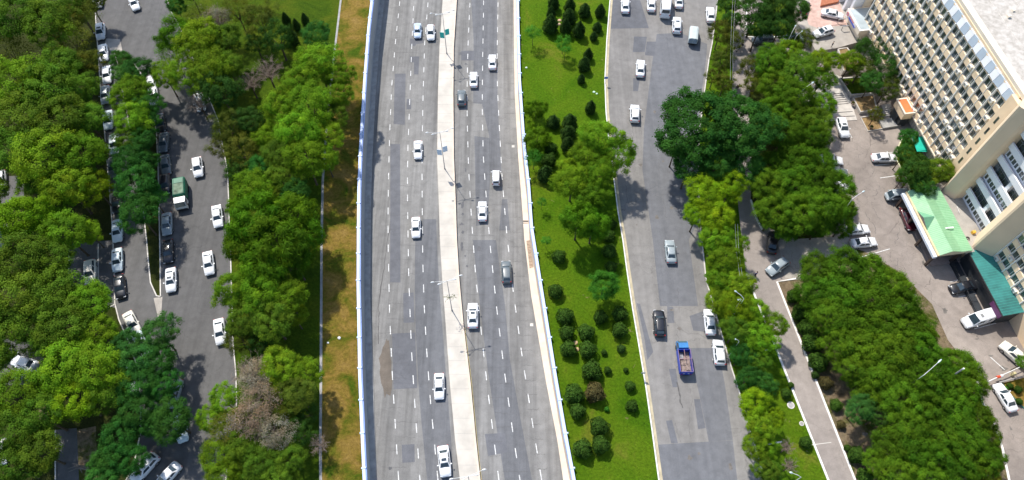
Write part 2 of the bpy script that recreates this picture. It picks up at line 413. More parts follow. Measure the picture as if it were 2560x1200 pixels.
def label_trees():
    by = {}
    for t in TREES: by.setdefault(t[3], []).append(t)
    for g, L in by.items():
        L.sort(key=lambda t: t[5]); band = 0; rows = []
        for t in L:
            if not rows or t[5]-rows[-1][0][5] > 75: rows.append([t])
            else: rows[-1].append(t)
        for i, row in enumerate(rows):
            row.sort(key=lambda t: t[4])
            for j, t in enumerate(row):
                what = f'{WORD[t[2]]} {KW[t[1]]}'
                what = what.replace('thinly leaved', 'thin') ; lab = t[6] or f'{what} {g}, row {i+1}, {ORD[j]} from left'
                tag(t[0], lab, 'tree', 'trees '+g)

LG = 'in the left grove'
for k, x, y, r, c in [
 ('maple',40,35,72,'mid'),('maple',118,60,66,'mid'),('thin',20,128,52,'olive'),('thin',200,32,46,'olive'),('thin',180,98,52,'olive'),('maple',170,50,44,'olive'),('maple',225,8,36,'olive'),('maple',185,5,40,'mid'),('maple',208,160,44,'olive'),('maple',150,160,55,'mid'),
 ('maple',38,205,74,'bright'),('maple',120,225,78,'mid'),('maple',200,222,46,'mid'),('maple',52,295,74,'mid'),('maple',145,300,76,'mid'),('maple',218,300,50,'mid'),
 ('maple',30,375,66,'mid'),('maple',112,390,80,'bright'),('maple',200,385,66,'bright'),('maple',246,388,28,'mid'),('maple',238,468,46,'yellow'),('maple',165,465,62,'bright'),('maple',85,455,44,'mid'),
 ('maple',55,545,70,'yellow'),('maple',128,520,50,'bright'),('maple',160,580,58,'bright'),('maple',222,580,34,'bright'),('maple',-30,480,50,'mid'),
 ('maple',50,650,78,'mid'),('maple',128,650,58,'mid'),('maple',40,745,80,'mid'),('maple',130,735,70,'mid'),
 ('maple',222,755,58,'bright'),('maple',160,808,66,'mid'),('maple',238,826,50,'bright'),('maple',45,822,66,'mid'),('maple',120,850,52,'mid'),
 ('maple',160,915,66,'bright'),('maple',240,925,70,'bright'),('maple',272,975,55,'mid'),('maple',35,985,68,'bright'),('maple',190,1000,60,'yellow'),
 ('maple',100,1040,60,'mid'),('maple',35,1075,66,'mid'),('maple',95,1130,58,'mid'),('maple',25,1165,60,'mid'),('maple',-15,900,50,'mid'),('maple',120,965,50,'mid')]:
    tree(k, x, y, r, c, LG, zc=6.5 if c == 'olive' else None)
IS = 'on the left street island'
for k, x, y, r, c in [
 ('maple',305,152,32,'dark'),('maple',345,178,42,'dark'),('maple',318,190,36,'teal'),('maple',322,232,50,'bright'),('maple',368,262,40,'dark'),('maple',330,298,50,'bright'),('maple',366,306,36,'dark'),('maple',322,350,40,'mid'),
 ('maple',354,352,40,'dark'),('maple',322,410,48,'dark'),('maple',362,402,32,'dark'),('maple',342,462,54,'dark'),('maple',378,490,36,'dark'),('maple',345,532,52,'dark')]:
    tree(k, x, y, r, c, IS)
LS = 'beside the lower left street'
for k, x, y, r, c in [
 ('maple',318,860,40,'teal'),('maple',395,835,50,'teal'),('maple',350,900,52,'teal'),('maple',400,905,48,'dark'),('maple',345,965,52,'dark'),('maple',408,965,44,'dark'),
 ('maple',345,1035,52,'dark'),('maple',430,1050,54,'dark'),('maple',385,1060,40,'dark'),('maple',300,1090,50,'dark'),('maple',322,1150,48,'dark'),('maple',272,1150,46,'dark'),('maple',255,1195,44,'dark')]:
    tree(k, x, y, r, c, LS)
PK = 'in the park left of the highway'
for k, x, y, r, c in [
 ('maple',440,15,26,'dark'),('maple',470,-30,40,'mid'),('willow',440,88,52,'willow'),('thin',425,125,40,'willow'),('maple',500,98,58,'bright'),('maple',560,100,46,'mid'),('bare',540,45,46,'pinky'),('thin',495,40,38,'olive'),('thin',540,50,40,'dry'),
 ('thin',590,22,40,'olive'),('maple',460,185,50,'bright'),('maple',410,185,38,'bright'),('maple',520,175,60,'bright'),('maple',570,165,40,'mid'),('maple',550,225,52,'deep'),('bare',497,258,34,'pinky'),
 ('pine',650,50,48,'pine'),('pine',695,95,48,'deep'),('pine',640,110,30,'deep'),('maple',792,86,38,'dark'),('maple',795,150,56,'bright'),('maple',848,190,42,'bright'),('maple',842,240,40,'bright'),('maple',750,205,50,'bright'),('bare',670,178,40,'pinky'),
 ('bare',625,205,34,'pinky'),('maple',702,270,54,'bright'),('maple',775,262,60,'bright'),('maple',668,340,34,'bright'),('maple',742,330,60,'bright'),('maple',820,335,44,'bright'),('maple',765,395,56,'bright'),('maple',815,395,36,'bright'),('maple',700,385,48,'mid'),('maple',838,288,34,'mid'),
 ('pine',570,320,46,'pine'),('pine',605,380,46,'pine'),('pine',560,365,38,'pine'),('maple',625,300,40,'deep'),('maple',650,420,36,'dark'),('pine',590,425,34,'deep'),
 ('maple',630,475,52,'bright'),('maple',700,440,44,'mid'),('maple',740,480,40,'dark'),
 ('willow',640,545,74,'willow'),('willow',725,535,66,'willow'),('willow',755,590,54,'willow'),('willow',690,610,78,'willow'),('willow',610,600,58,'willow'),('willow',665,665,66,'willow'),('willow',735,650,50,'willow'),('willow',592,520,30,'bright'),
 ('maple',582,725,54,'bright'),('maple',650,735,60,'bright'),('maple',720,745,50,'bright'),('maple',610,800,50,'mid'),('maple',680,800,58,'mid'),('maple',735,790,34,'bright'),
 ('pine',600,845,46,'pine'),('pine',650,860,38,'deep'),
 ('maple',700,915,52,'bright'),('maple',765,930,42,'bright'),('bare',625,935,50,'pinky'),('bare',655,985,52,'pinky'),('maple',745,985,48,'olive'),('maple',690,970,40,'olive'),
 ('maple',560,1000,42,'bright'),('maple',525,1050,36,'bright'),('thin',640,945,48,'dry'),('thin',655,1000,50,'dry'),('thin',625,1050,52,'dry'),('thin',690,1080,48,'dry'),('bare',620,1055,54,'pinky'),('bare',680,1085,50,'pinky'),('thin',570,1070,48,'olive'),('pine',770,1030,36,'deep'),('pine',745,1085,40,'deep'),('maple',700,1040,40,'olive'),
 ('maple',545,1140,46,'bright'),('maple',600,1120,46,'mid'),('maple',650,1165,48,'mid'),('maple',560,1190,44,'bright'),('maple',725,1150,42,'mid'),('maple',690,1205,46,'mid'),('bare',800,1110,30,'grey')]:
    tree(k, x, y, r, c, PK)
MS = 'on the lawn right of the highway'
for k, x, y, r, c in [
 ('maple',1505,345,56,'bright'),('maple',1548,385,48,'bright'),('maple',1470,385,44,'bright'),('maple',1500,425,44,'bright'),('elm',1430,455,46,'bright'),('elm',1480,490,46,'elm'),('willow',1445,545,50,'willow'),('willow',1482,560,44,'willow'),('elm',1420,418,26,'bright'),
 ('willow',1340,272,31,'willow'),('willow',1342,345,38,'willow'),('young',1335,395,24,'young'),('young',1332,82,21,'young'),('young',1408,105,20,'young'),('young',1413,122,17,'young'),('young',1355,505,13,'young'),
 ('young',1366,602,13,'young'),('elm',1510,712,40,'young')]:
    tree(k, x, y, r, c, MS, zc=(3.0 if (k in('willow',) and r < 40) else None))
RS = 'on the verge beside the promenade'
for k, x, y, r, c in [
 ('maple',1822,8,30,'deep'),('maple',1830,50,26,'deep'),('pine',1800,82,32,'pine'),('pine',1828,98,30,'pine'),('pine',1808,150,36,'pine'),('pine',1785,190,24,'pine'),('pine',1812,205,26,'pine'),
 ('plane',1752,318,110,'dark'),('plane',1852,318,92,'dark'),('maple',1722,415,46,'dark'),('maple',1865,410,48,'dark'),('maple',1790,405,50,'dark'),('maple',1690,365,40,'dark'),
 ('maple',1760,487,50,'yellow'),('maple',1828,465,42,'yellow'),('maple',1742,535,38,'yellow'),('maple',1795,545,48,'yellow'),('maple',1790,595,44,'bright'),('maple',1835,605,34,'bright'),('maple',1815,650,44,'bright'),
 ('maple',1800,700,38,'bright'),('maple',1850,715,40,'bright'),('maple',1795,752,34,'bright'),('maple',1840,765,44,'yellow'),('maple',1888,775,36,'bright'),('maple',1842,822,40,'mid'),('maple',1900,845,44,'bright'),('maple',1938,812,34,'bright'),('maple',1855,885,34,'dark'),
 ('maple',1893,900,34,'mid'),('maple',1870,945,34,'dark'),('maple',1908,955,32,'dark'),('maple',1885,1010,42,'yellow'),('maple',1900,1060,42,'bright'),('maple',1935,1045,28,'yellow'),('maple',1890,1115,36,'bright'),('maple',1918,1120,30,'bright'),('maple',1930,1185,28,'mid'),('maple',1915,1175,34,'mid'),
 ('bare',1968,1118,22,'grey'),('bare',1975,1165,22,'grey')]:
    tree(k, x, y, r, c, RS)
RT = 'in the upper right grove'
for k, x, y, r, c in [
 ('maple',1895,15,50,'deep'),('maple',1945,15,50,'deep'),('maple',1900,65,40,'deep'),('maple',1950,65,42,'deep'),('maple',1992,20,34,'deep'),('bare',1990,45,20,'pinky'),
 ('maple',1925,150,44,'elm'),('maple',1968,128,36,'bright'),('pine',2010,100,30,'pine'),('pine',1985,110,24,'deep'),('pine',1880,170,36,'pine'),('maple',2045,160,42,'bright'),('maple',2085,150,24,'bright'),('maple',2000,175,50,'mid'),('maple',2052,200,36,'mid'),('pine',1885,212,30,'pine'),
 ('elm',1935,215,46,'elm'),('elm',1985,240,52,'elm'),('elm',1940,280,46,'elm'),('maple',2058,265,36,'bright'),('elm',2010,300,50,'elm'),('elm',1960,335,48,'elm'),('maple',2048,310,38,'mid'),('elm',2040,345,40,'elm'),('elm',1925,330,36,'mid')]:
    tree(k, x, y, r, c, RT)
RM = 'in the grove above the driveway'
for k, x, y, r, c in [
 ('elm',1935,415,46,'elm'),('elm',1995,405,50,'elm'),('elm',2050,405,42,'elm'),('elm',1920,470,50,'elm'),('elm',1980,470,54,'elm'),('elm',2045,455,52,'elm'),('elm',2095,465,42,'elm'),('elm',1935,530,50,'elm'),('elm',2000,530,54,'elm'),('elm',2065,520,52,'elm'),('elm',2110,520,34,'elm'),('elm',1965,570,38,'elm'),('elm',2050,562,40,'elm'),('elm',2105,562,34,'elm')]:
    tree(k, x, y, r, c, RM)
RB = RB_
for k, x, y, r, c in [
 ('elm',2045,680,50,'elm'),('elm',2110,670,52,'elm'),('elm',2175,690,52,'elm'),('elm',2228,715,46,'elm'),('elm',2040,735,46,'elm'),('elm',2105,735,56,'elm'),('elm',2180,755,58,'elm'),('elm',2245,765,50,'elm'),('elm',2080,795,50,'elm'),('elm',2145,805,56,'elm'),('elm',2215,820,56,'elm'),('elm',2280,815,48,'elm'),('elm',2310,835,30,'elm'),
 ('elm',2100,855,46,'elm'),('elm',2165,870,54,'elm'),('elm',2235,880,56,'elm'),('elm',2300,875,46,'elm'),('elm',2145,925,48,'elm'),('elm',2205,940,54,'elm'),('elm',2275,945,54,'elm'),('elm',2340,920,44,'elm'),('elm',2395,915,46,'elm'),('elm',2425,955,42,'elm'),('elm',2340,975,48,'elm'),('elm',2395,985,44,'elm'),('elm',2180,985,40,'elm'),
 ('elm',2250,1005,52,'elm'),('elm',2315,1025,52,'elm'),('elm',2385,1030,52,'elm'),('elm',2440,1045,44,'elm'),('elm',2275,1070,50,'elm'),('elm',2345,1085,52,'elm'),('elm',2415,1095,50,'elm'),('elm',2468,1095,34,'elm'),('elm',2225,1120,48,'elm'),('elm',2290,1135,52,'elm'),('elm',2360,1145,52,'elm'),('elm',2430,1150,50,'elm'),('elm',2478,1150,34,'elm'),('elm',2240,1185,46,'elm'),('elm',2320,1200,50,'elm'),('elm',2400,1205,50,'elm'),('elm',2470,1200,36,'olive'),
 ('maple',2150,1020,36,'teal'),('maple',2195,1040,30,'deep'),('elm',2185,1150,28,'elm')]:
    tree(k, x, y, r, c, RB)
RF = 'beside the big building'
for k, x, y, r, c in [
 ('maple',2128,155,32,'bright'),('pine',2165,130,42,'deep'),('pine',2205,165,42,'deep'),('pine',2150,175,34,'pine'),('maple',2180,203,30,'dark'),('pine',2215,225,32,'pine'),('pine',2235,200,26,'deep'),('pine',2190,287,22,'pine'),
 ('maple',2272,345,27,'dark'),('maple',2262,385,28,'dark'),('maple',2290,425,40,'deep'),('maple',2345,425,38,'mid'),('maple',2305,462,32,'dark'),('maple',2370,432,24,'elm'),('maple',2262,440,24,'mid'),('maple',2562,905,22,'mid')]:
    tree(k, x, y, r, c, RF)
label_trees()

# clipped shrubs on the median lawn
CONE = [shrub('cone_leaves', [(.5,0),(.95,.35),(1.05,.9),(.95,1.6),(.7,2.5),(.38,3.2),(.1,3.65),(.01,3.75)], 3400, .085) for _ in range(2)]
BALL = [shrub('ball_leaves', [(.45,0),(.85,.25),(1.02,.7),(1.0,1.1),(.8,1.55),(.48,1.83),(.15,1.95),(.01,1.97)], 3000, .075, .04) for _ in range(3)]
STEM = MB().tube((0,0,-.05),(0,0,.6),.08,.06,6).mesh('shrub_stem', M['bark'])
SH = []
def bush(kind, px, py, rp, hp=None, col='ball', label=None, where='on the lawn right of the highway'):
    z0 = 1.0; p = P(px, py, z0); r = rp*depth(p)/F
    if kind == 'cone':
        g = P(px, py, 1.5); r = rp*depth(g)/F; hh = max(1.5, (hp or rp*2.8)*depth(g)/F*1.25)
        t = empty('conical_shrub', (g.x, g.y, 0), RNG.uniform(0, 6)); sc = (r/1.0, r/1.0, hh/3.75); me = random.choice(CONE)
    else:
        t = empty('round_shrub', (p.x, p.y, 0), RNG.uniform(0, 6)); r *= 1.02; sc = (r/1.0,)*2+(r*.95,); me = random.choice(BALL)
    f = link('foliage', me, t, (0, 0, .05)); f.scale = sc
    v = RNG.uniform(.85, 1.2); c = COL[col]; f.color = (c[0]*v, c[1]*v, c[2]*v, 1)
    link('stem', STEM, t); SH.append([t, kind, px, py, rp, col, where, label])
for x, y, r, h in [(1384,8,13,36),(1378,34,11,34),(1376,66,17,46),(1425,17,13,36),(1422,46,16,38),(1414,70,13,40),(1448,78,14,40),(1462,27,14,32),(1501,28,12,32),(1494,65,11,24),(1485,87,9,22),(1471,135,11,30),(1461,162,14,36),(1454,194,9,24),(1477,269,12,36),
                   (1384,303,15,32),(1425,305,17,38),(1421,331,17,34),(1420,361,16,38),(1364,436,18,44)]:
    bush('cone', x, y, r, h, 'thuja')
for x, y, r, c in [(1377,372,15,'ball'),(1373,402,17,'ball'),(1522,590,15,'ball'),(1530,560,12,'ball'),(1523,628,17,'ball'),(1398,642,16,'ball'),(1528,667,14,'ball'),(1389,729,17,'ball'),(1413,793,20,'ball'),(1501,793,16,'ball'),(1549,785,18,'ball'),(1417,832,17,'ball'),(1465,831,19,'ball'),(1549,826,18,'ball'),(1421,873,19,'ball'),(1469,875,20,'ball'),(1511,878,7,'ball'),(1554,870,10,'thuja'),(1479,928,23,'ball'),(1520,924,9,'ball'),(1566,922,6,'ball'),(1576,964,12,'ball'),(1435,987,23,'ball'),(1486,983,23,'brown'),(1444,1028,18,'ball'),(1580,1014,14,'ball'),(1518,1020,6,'young'),(1498,1068,22,'ball'),(1456,1123,22,'ball'),(1501,1113,21,'ball')]:
    bush('ball', x, y, r, None, c)
for x, y, r, c in [(1984,740,16,'ball'),(2002,784,22,'ball'),(2017,821,20,'ball'),(2029,858,24,'ball'),(2045,906,22,'ball'),(2066,957,15,'brown'),(2092,1012,14,'ball'),(2105,1060,10,'brown'),(2141,1138,19,'ball'),(2122,1118,8,'ball'),(2163,1190,18,'ball'),(2040,935,9,'thuja')]:
    bush('ball', x, y, r, None, c, where='in the promenade bed')
for x, y, r, c in [(1967,982,12,'ball'),(2015,1105,14,'ball'),(1980,960,7,'ball')]:
    bush('ball', x, y, r, None, c, where='on the promenade verge')
for x, y, r, h in [(715,50,10,34),(740,62,9,30),(762,48,9,30),(732,98,13,42),(668,30,8,24)]:
    bush('cone', x, y, r, h, 'thuja', where='on the shaded park lawn')
for x, y, r, c in [(2549,972,9,'ball'),(2530,962,7,'ball'),(2552,1002,8,'ball'),(2518,968,6,'young'),(590,452,10,'ball')]:
    bush('ball', x, y, r, None, c, where='in the gate bed' if x > 1000 else 'by the left street')
def label_shrubs():
    by = {}
    for s in SH: by.setdefault((s[6], s[1]), []).append(s)
    for (wh, k), L in by.items():
        L.sort(key=lambda s: s[3]); rows = []
        for s in L:
            if not rows or s[3]-rows[-1][0][3] > 26: rows.append([s])
            else: rows[-1].append(s)
        for i, row in enumerate(rows):
            row.sort(key=lambda s: s[2])
            for j, s in enumerate(row):
                wh = wh.replace('on the lawn right', 'right').replace('on the shaded lawn', 'shaded lawn'); size = 'large' if s[4] >= 20 else 'medium' if s[4] >= 14 else 'small'
                colr = {'brown': 'brownish', 'young': 'light green'}.get(s[5], 'dark green')
                shp = 'cone shrub' if k == 'cone' else 'ball shrub'
                jj = f', {ORD[j]} from left' if len(row) > 1 else ''
                tag(s[0], f'{size} {colr} {shp} {wh}, row {i+1} down{jj}', 'shrub', 'clipped shrubs '+wh)
label_shrubs()
# ------------------------------------------------------------------ ground, roads, walls
def pl(pts, z=0.0): return [P(x, y, z) for x, y in pts]
def rl(pts, dz=0.0): return [PR(x, y, dz) for x, y in pts]
def extend(pts, ytop, ybot):        # continue a top-to-bottom polyline straight on in plan
    a, b = Vector(pts[0][:2]), Vector(pts[2][:2]); d = (a-b)/(a.y-b.y)
    t = a+d*(ytop-a.y)
    c, e = Vector(pts[-3][:2]), Vector(pts[-1][:2]); d2 = (e-c)/(c.y-e.y)
    u = e+d2*(e.y-ybot)
    return [(t.x, t.y)]+[(p[0], p[1]) for p in pts]+[(u.x, u.y)]
YT, YB = 420., -70.
WL = extend(rl([(950,0),(936,120),(927,240),(917,400),(913,500),(912,600),(911.6,740),(916,960),(922,1100),(926.6,1200)], .15), YT, YB)
GL = extend(rl([(961,0),(948,120),(939,240),(931,400),(928,500),(927,600),(926,740),(934,960),(938,1100),(942,1200)], 0), YT, YB)
GR = extend(rl([(1284,0),(1285,120),(1287,240),(1296,400),(1304,500),(1311,600),(1328,740),(1366,960),(1393,1100),(1408,1200)], 0), YT, YB)
WR = extend(rl([(1290,0),(1292,120),(1295,240),(1306,400),(1317,500),(1324,600),(1346,740),(1381,960),(1405,1100),(1424,1200)], .15), YT, YB)
ML = extend(rl([(1107,0),(1099,120),(1095,240),(1093,400),(1097,500),(1100,600),(1106,700),(1115,820),(1125,960),(1138,1100),(1150,1200)], 0), YT, YB)
MR = extend(rl([(1140,0),(1132,120),(1130.6,240),(1132,400),(1136,500),(1139,600),(1145,700),(1156,820),(1173,960),(1186,1100),(1197,1200)], 0), YT, YB)
def offs(pts, d):
    out = []
    for i in range(len(pts)):
        a = Vector(pts[max(i-1, 0)][:2]); b = Vector(pts[min(i+1, len(pts)-1)][:2]); t = (b-a).normalized()
        out.append((pts[i][0]-t.y*d, pts[i][1]+t.x*d))
    return out
def band(A, B, dz): return [(p[0], p[1], road_z(p[1])+dz) for p in A]+[(p[0], p[1], road_z(p[1])+dz) for p in reversed(B)]
def struct(name, mb, mat, kind='structure'):
    o = mb.build(name, mat); o['kind'] = kind; return o
# ground sheet with the road cutting left open
WLo, WRo = offs(WL, -.45), offs(WR, .45)
g = MB(); g.poly([(-900, YT)]+[(p[0], p[1]) for p in WLo]+[(-900, YB)], 0)
g.poly([(900, YB)]+[(p[0], p[1]) for p in reversed(WRo)]+[(900, YT)], 0)
g.poly([(-900, YB), (900, YB), (900, -700), (-900, -700)], 0); g.poly([(-900, 1500), (900, 1500), (900, YT), (-900, YT)], 0)
struct('ground', g, M['soil'])
b = MB(); b.poly(band(GL, ML, 0)); b.poly(band(MR, GR, 0)); struct('highway_road', b, M['hw'])
b = MB(); b.poly(band(ML, MR, .24))
for A, s in ((ML, 1), (MR, -1)):
    n = len(A); vs = [(p[0], p[1], road_z(p[1])-.05) for p in A]+[(p[0], p[1], road_z(p[1])+.24) for p in A]
    b.add(vs, [((i, i+1, n+i+1, n+i) if s < 0 else (i+1, i, n+i, n+i+1)) for i in range(n-1)])
struct('median_strip', b, M['median'])
b = MB(); b.sweep(MR, 0.0, .28, .24, .55, road_z); 
mj = MB()
for k in range(3, 60):
    y_ = 20+k*2.6; i_ = [j for j in range(len(ML)-1) if ML[j][1] >= y_ > ML[j+1][1]][:1]; q_ = [j for j in range(len(MR)-1) if MR[j][1] >= y_ > MR[j+1][1]][:1]
    if i_ and q_:
        f_ = lambda W, j: W[j][0]+(W[j+1][0]-W[j][0])*(W[j][1]-y_)/(W[j][1]-W[j+1][1])
        mj.sweep([(f_(ML, i_[0])+.02, y_), (f_(MR, q_[0])-.02, y_)], -.015, .015, .2, .246, road_z)
struct('median_joints', mj, M['gutter'])
mw = struct('median_kerb_wall', b, M['ledge']); mw['kind'] = 'thing'; tag(mw, 'low beige kerb wall along right edge of the highway median', 'wall')
b = MB(); b.poly(band(WL, GL, .16)); n = len(GL)
b.add([(p[0], p[1], road_z(p[1])-.05) for p in GL]+[(p[0], p[1], road_z(p[1])+.16) for p in GL], [(i+1, i, n+i, n+i+1)[::-1] for i in range(n-1)])
struct('left_ledge_path', b, M['gutter'])
b = MB(); b.poly(band(GR, WR, .16))
b.add([(p[0], p[1], road_z(p[1])-.05) for p in GR]+[(p[0], p[1], road_z(p[1])+.16) for p in GR], [(i+1, i, n+i, n+i+1) for i in range(n-1)])
struct('right_ledge_path', b, M['ledge'])
def wall_thing(nm, W, side, lab):
    root = empty('retaining_wall', (W[5][0], W[5][1], 0)); tag(root, lab, 'wall', 'retaining walls of the highway')
    off = lambda mb: mb
    def loc(pts): return [(p[0]-W[5][0], p[1]-W[5][1]) for p in pts]
    b = MB(); n = len(W); w0, w1 = (0, -.45) if side < 0 else (0, .45)
    A = loc(W); B = loc(offs(W, w1)); y0 = W[5][1]
    vs = []
    for p, q in zip(A, B):
        z = road_z(p[1]+y0)-.3; vs += [(p[0], p[1], z), (p[0], p[1], .12), (q[0], q[1], .12), (q[0], q[1], z)]
    fs = [(4*i+k, 4*i+k+1, 4*i+5+k, 4*i+4+k) if side < 0 else (4*i+k, 4*i+4+k, 4*i+5+k, 4*i+k+1) for i in range(n-1) for k in range(3)]
    b.add(vs, fs); b.build('wall_face', M['wallc'] if side < 0 else M['ledge'], root)
    # blue railing: a sloping pale cap, skirt coloured deeper blue as its shaded side
    b = MB(); b.sweep(A, .0 if side < 0 else -.0, (-.10 if side < 0 else .10), .12, .78); b.build('railing_skirt', M['rail'], root)
    b = MB(); b.sweep(offs(A, -.06 if side < 0 else .06), -.10 if side < 0 else -.0, (-.60 if side < 0 else .50), .78, .90); b.build('railing_cap', M['railtop'], root)
    k = MB(); cl = 0.; nx = 2.
    posts = 0
    for i in range(n-1):
        a, c = Vector(A[i]), Vector(A[i+1]); d = (c-a); Ls = d.length; d.normalize()
        while nx < cl+Ls:
            q = a+d*(nx-cl); yy = q.y+y0
            if 5 < yy < 190 and posts < 60:
                o = Vector((-d.y, d.x))*(-.42 if side < 0 else .42)
                ang = math.atan2(d.y, d.x); posts += 1
                M4 = Matrix.Translation((q.x+o.x, q.y+o.y, 0)) @ Matrix.Rotation(ang, 4, 'Z')
                pb = MB().box(-.12, .12, -.38, .38, .0, .98); pb.mesh
                po = pb.build('post', M['railtop'], root, (q.x+o.x, q.y+o.y, 0)); po.rotation_euler = (0, 0, ang)
            nx += 5.6
        cl += Ls
    return root
wall_thing('l', WL, -1, 'grey retaining wall with pale blue railing left of the highway')
wall_thing('r', WR, 1, 'cream retaining wall with pale blue railing right of the highway')

# highway resurfaced bands and patches
b = MB()
def hp(pts, mb, dz=.004): mb.poly(rl(pts, dz))
hp([(1056,548),(1090,548),(1093,620),(1098,720),(1106,820),(1116,950),(1128,1100),(1134,1200),(1068,1200),(1054,1060),(1046,960),(1039,820),(1037,720),(1038,600),(1056,598)], b)
hp([(1176,-30),(1243,-30),(1243,120),(1244,260),(1250,360),(1254,430),(1225,430),(1223,340),(1205,260),(1183,258),(1184,100)], b)
hp([(1186,340),(1224,345),(1226,440),(1218,560),(1190,565)], b)
hp([(1182,600),(1240,600),(1262,760),(1275,900),(1300,1040),(1330,1200),(1262,1200),(1240,1060),(1220,930),(1204,800)], b)
hp([(1255,498),(1268,498),(1275,576),(1248,576)], b)
struct('highway_newer_surface', b, M['hw_dark'])
b = MB()
for q in ([(987,184),(1014,184),(1012,312),(984,310)], [(1025,141),(1048,141),(1046,186),(1035,186),(1035,156),(1024,156)], [(1017,247),(1028,247),(1028,273),(1016,273)],
          [(976,360),(1000,360),(1001,706),(975,706)], [(1008,733),(1034,731),(1036,806),(1009,807)], [(980,834),(1038,831),(1043,970),(984,973)], [(1004,1112),(1036,1110),(1037,1155),(1006,1157)],
          [(1025,96),(1060,98),(1058,108),(1040,110),(1039,114),(1026,115)], [(1153,127),(1185,127),(1185,151),(1153,151)], [(1212,1085),(1262,1082),(1270,1130),(1220,1140)]):
    hp(q, b, .008)
struct('highway_patches', b, M['patch'])
b = MB(); hp([(966,846),(969,852),(972,850),(974,862),(975,888),(979,905),(978,930),(981,952),(979,975),(976,990),(966,984),(962,996),(958,970),(953,958),(949,930),(951,915),(947,896),(953,884),(957,868),(962,860)], b, .010)
struct('damp_stain', b, asphalt('damp_asphalt', (.165, .14, .115), .3, .1))
b = MB(); rs = random.Random(12)
def blot(cx, cy, rx, ry, hw=True, dz=.012):
    f = PR if hw else P; c = PR(cx, cy, dz) if hw else P(cx, cy, .022); n = 11
    b.poly([Vector((c.x+rx*math.cos(6.283*i/n)*rs.uniform(.55, 1.15), c.y+ry*math.sin(6.283*i/n)*rs.uniform(.55, 1.15), 0))+Vector((0, 0, 0)) for i in range(n)], None) if False else b.add([(c.x+rx*math.cos(6.283*i/n)*k, c.y+ry*math.sin(6.283*i/n)*k, (road_z(c.y+ry*math.sin(6.283*i/n)*k)+dz) if hw else .022) for i, k in [(i, rs.uniform(.5, 1.2)) for i in range(n)]], [tuple(range(n))])
for x, y, rx, ry in ((1156,512,.35,.9),(1157,535,.3,.4),(1155,560,.5,.35),(1157,580,.3,.5),(1155,617,.35,1.0),(1198,621,.5,.5),(1163,640,.25,.3),(1168,665,.25,.25),(1164,425,.15,.8),(1180,437,.5,.12),(1150,133,.5,.5),(1165,160,.4,.3),(1206,395,.5,.15),(976,1170,.3,.3),(1100,590,.2,.2)): blot(x, y, rx, ry)
struct('oil_stains', b, plain('oil_stain', (.13, .13, .135), .85, .2, 0, .2, 2))
b = MB()
for k in range(26):
    x, y = rs.uniform(1540, 1840), rs.uniform(150, 1180)
    if x < 1535+(y/1200)**2*125 or x > 1735+(max(0, y-550)/650)**2*140: continue
    blot(x, y, rs.uniform(.1, .5), rs.uniform(.1, .6), False)
for k in range(30):
    x, y = rs.uniform(2130, 2540), rs.uniform(340, 1150)
    blot(x, y, rs.uniform(.15, .8), rs.uniform(.1, .6), False)
struct('oil_stains', b, plain('oil_stain_pale', (.17, .155, .14), .85, .2, 0, .25, 2))
b = MB(); b.sweep([p for p in offs(MR, .42) if -70 < p[1] < 60], -.06, .06, 0, .012, road_z); struct('yellow_edge_line', b, M['yellow'])
# lane dashes
LANES = [[(999,9),(988,111),(979,220),(974,337),(971,457),(970,549),(971,640),(974,785),(981.5,951),(988.5,1067),(996,1190)],
 [(1034,21),(1029,125),(1025,237),(1020,362),(1018.5,450),(1019.5,550),(1022,700),(1028.5,870),(1034.5,971),(1041.5,1077),(1050,1200)],
 [(1069.6,12),(1061.6,110),(1058,225),(1056,320),(1055,429),(1056,557),(1057,656),(1060.5,764),(1067,881),(1076,1001),(1094,1190)],
 [(1174.6,13),(1170,115),(1167.6,227),(1168,302),(1171.5,422),(1179,552),(1189,687),(1204.5,842),(1217,955),(1232,1076),(1246,1190)],
 [(1209,7),(1206.6,148),(1205.5,265),(1208,387),(1214,472),(1225,610),(1241,764),(1260.5,925),(1278,1052),(1290,1135),(1300,1200)],
 [(1245,12),(1243,117),(1243.5,218),(1249,330),(1256,456),(1267,585),(1283.5,732),(1304.5,885),(1331,1057),(1352,1187)]]
DN = [26, 26, 26, 26, 26, 26]
b = MB()
for L, nd in zip(LANES, DN):
    q = [Vector(p[:2]) for p in rl(L)]
    for ext in range(2):
        q.insert(0, q[0]+(q[0]-q[1]).normalized()*30); q.append(q[-1]+(q[-1]-q[-2]).normalized()*12)
    cum = [0]
    for i in range(len(q)-1): cum.append(cum[-1]+(q[i+1]-q[i]).length)
    inner = cum[-3]-cum[2]; per = inner/nd if nd else 4.2
    def at(s):
        for i in range(len(q)-1):
            if s <= cum[i+1]: return q[i].lerp(q[i+1], (s-cum[i])/(cum[i+1]-cum[i]))
        return q[-1]
    s = cum[2] % per
    while s < cum[-1]-1:
        a, c = at(s-.82), at(s+.82); d = (c-a).normalized(); nn = Vector((-d.y, d.x))*.075
        b.add([(p.x, p.y, road_z(p.y)+.014) for p in (a-nn, c-nn, c+nn, a+nn)], [(0, 1, 2, 3)]); s += per
struct('lane_markings', b, M['white'])

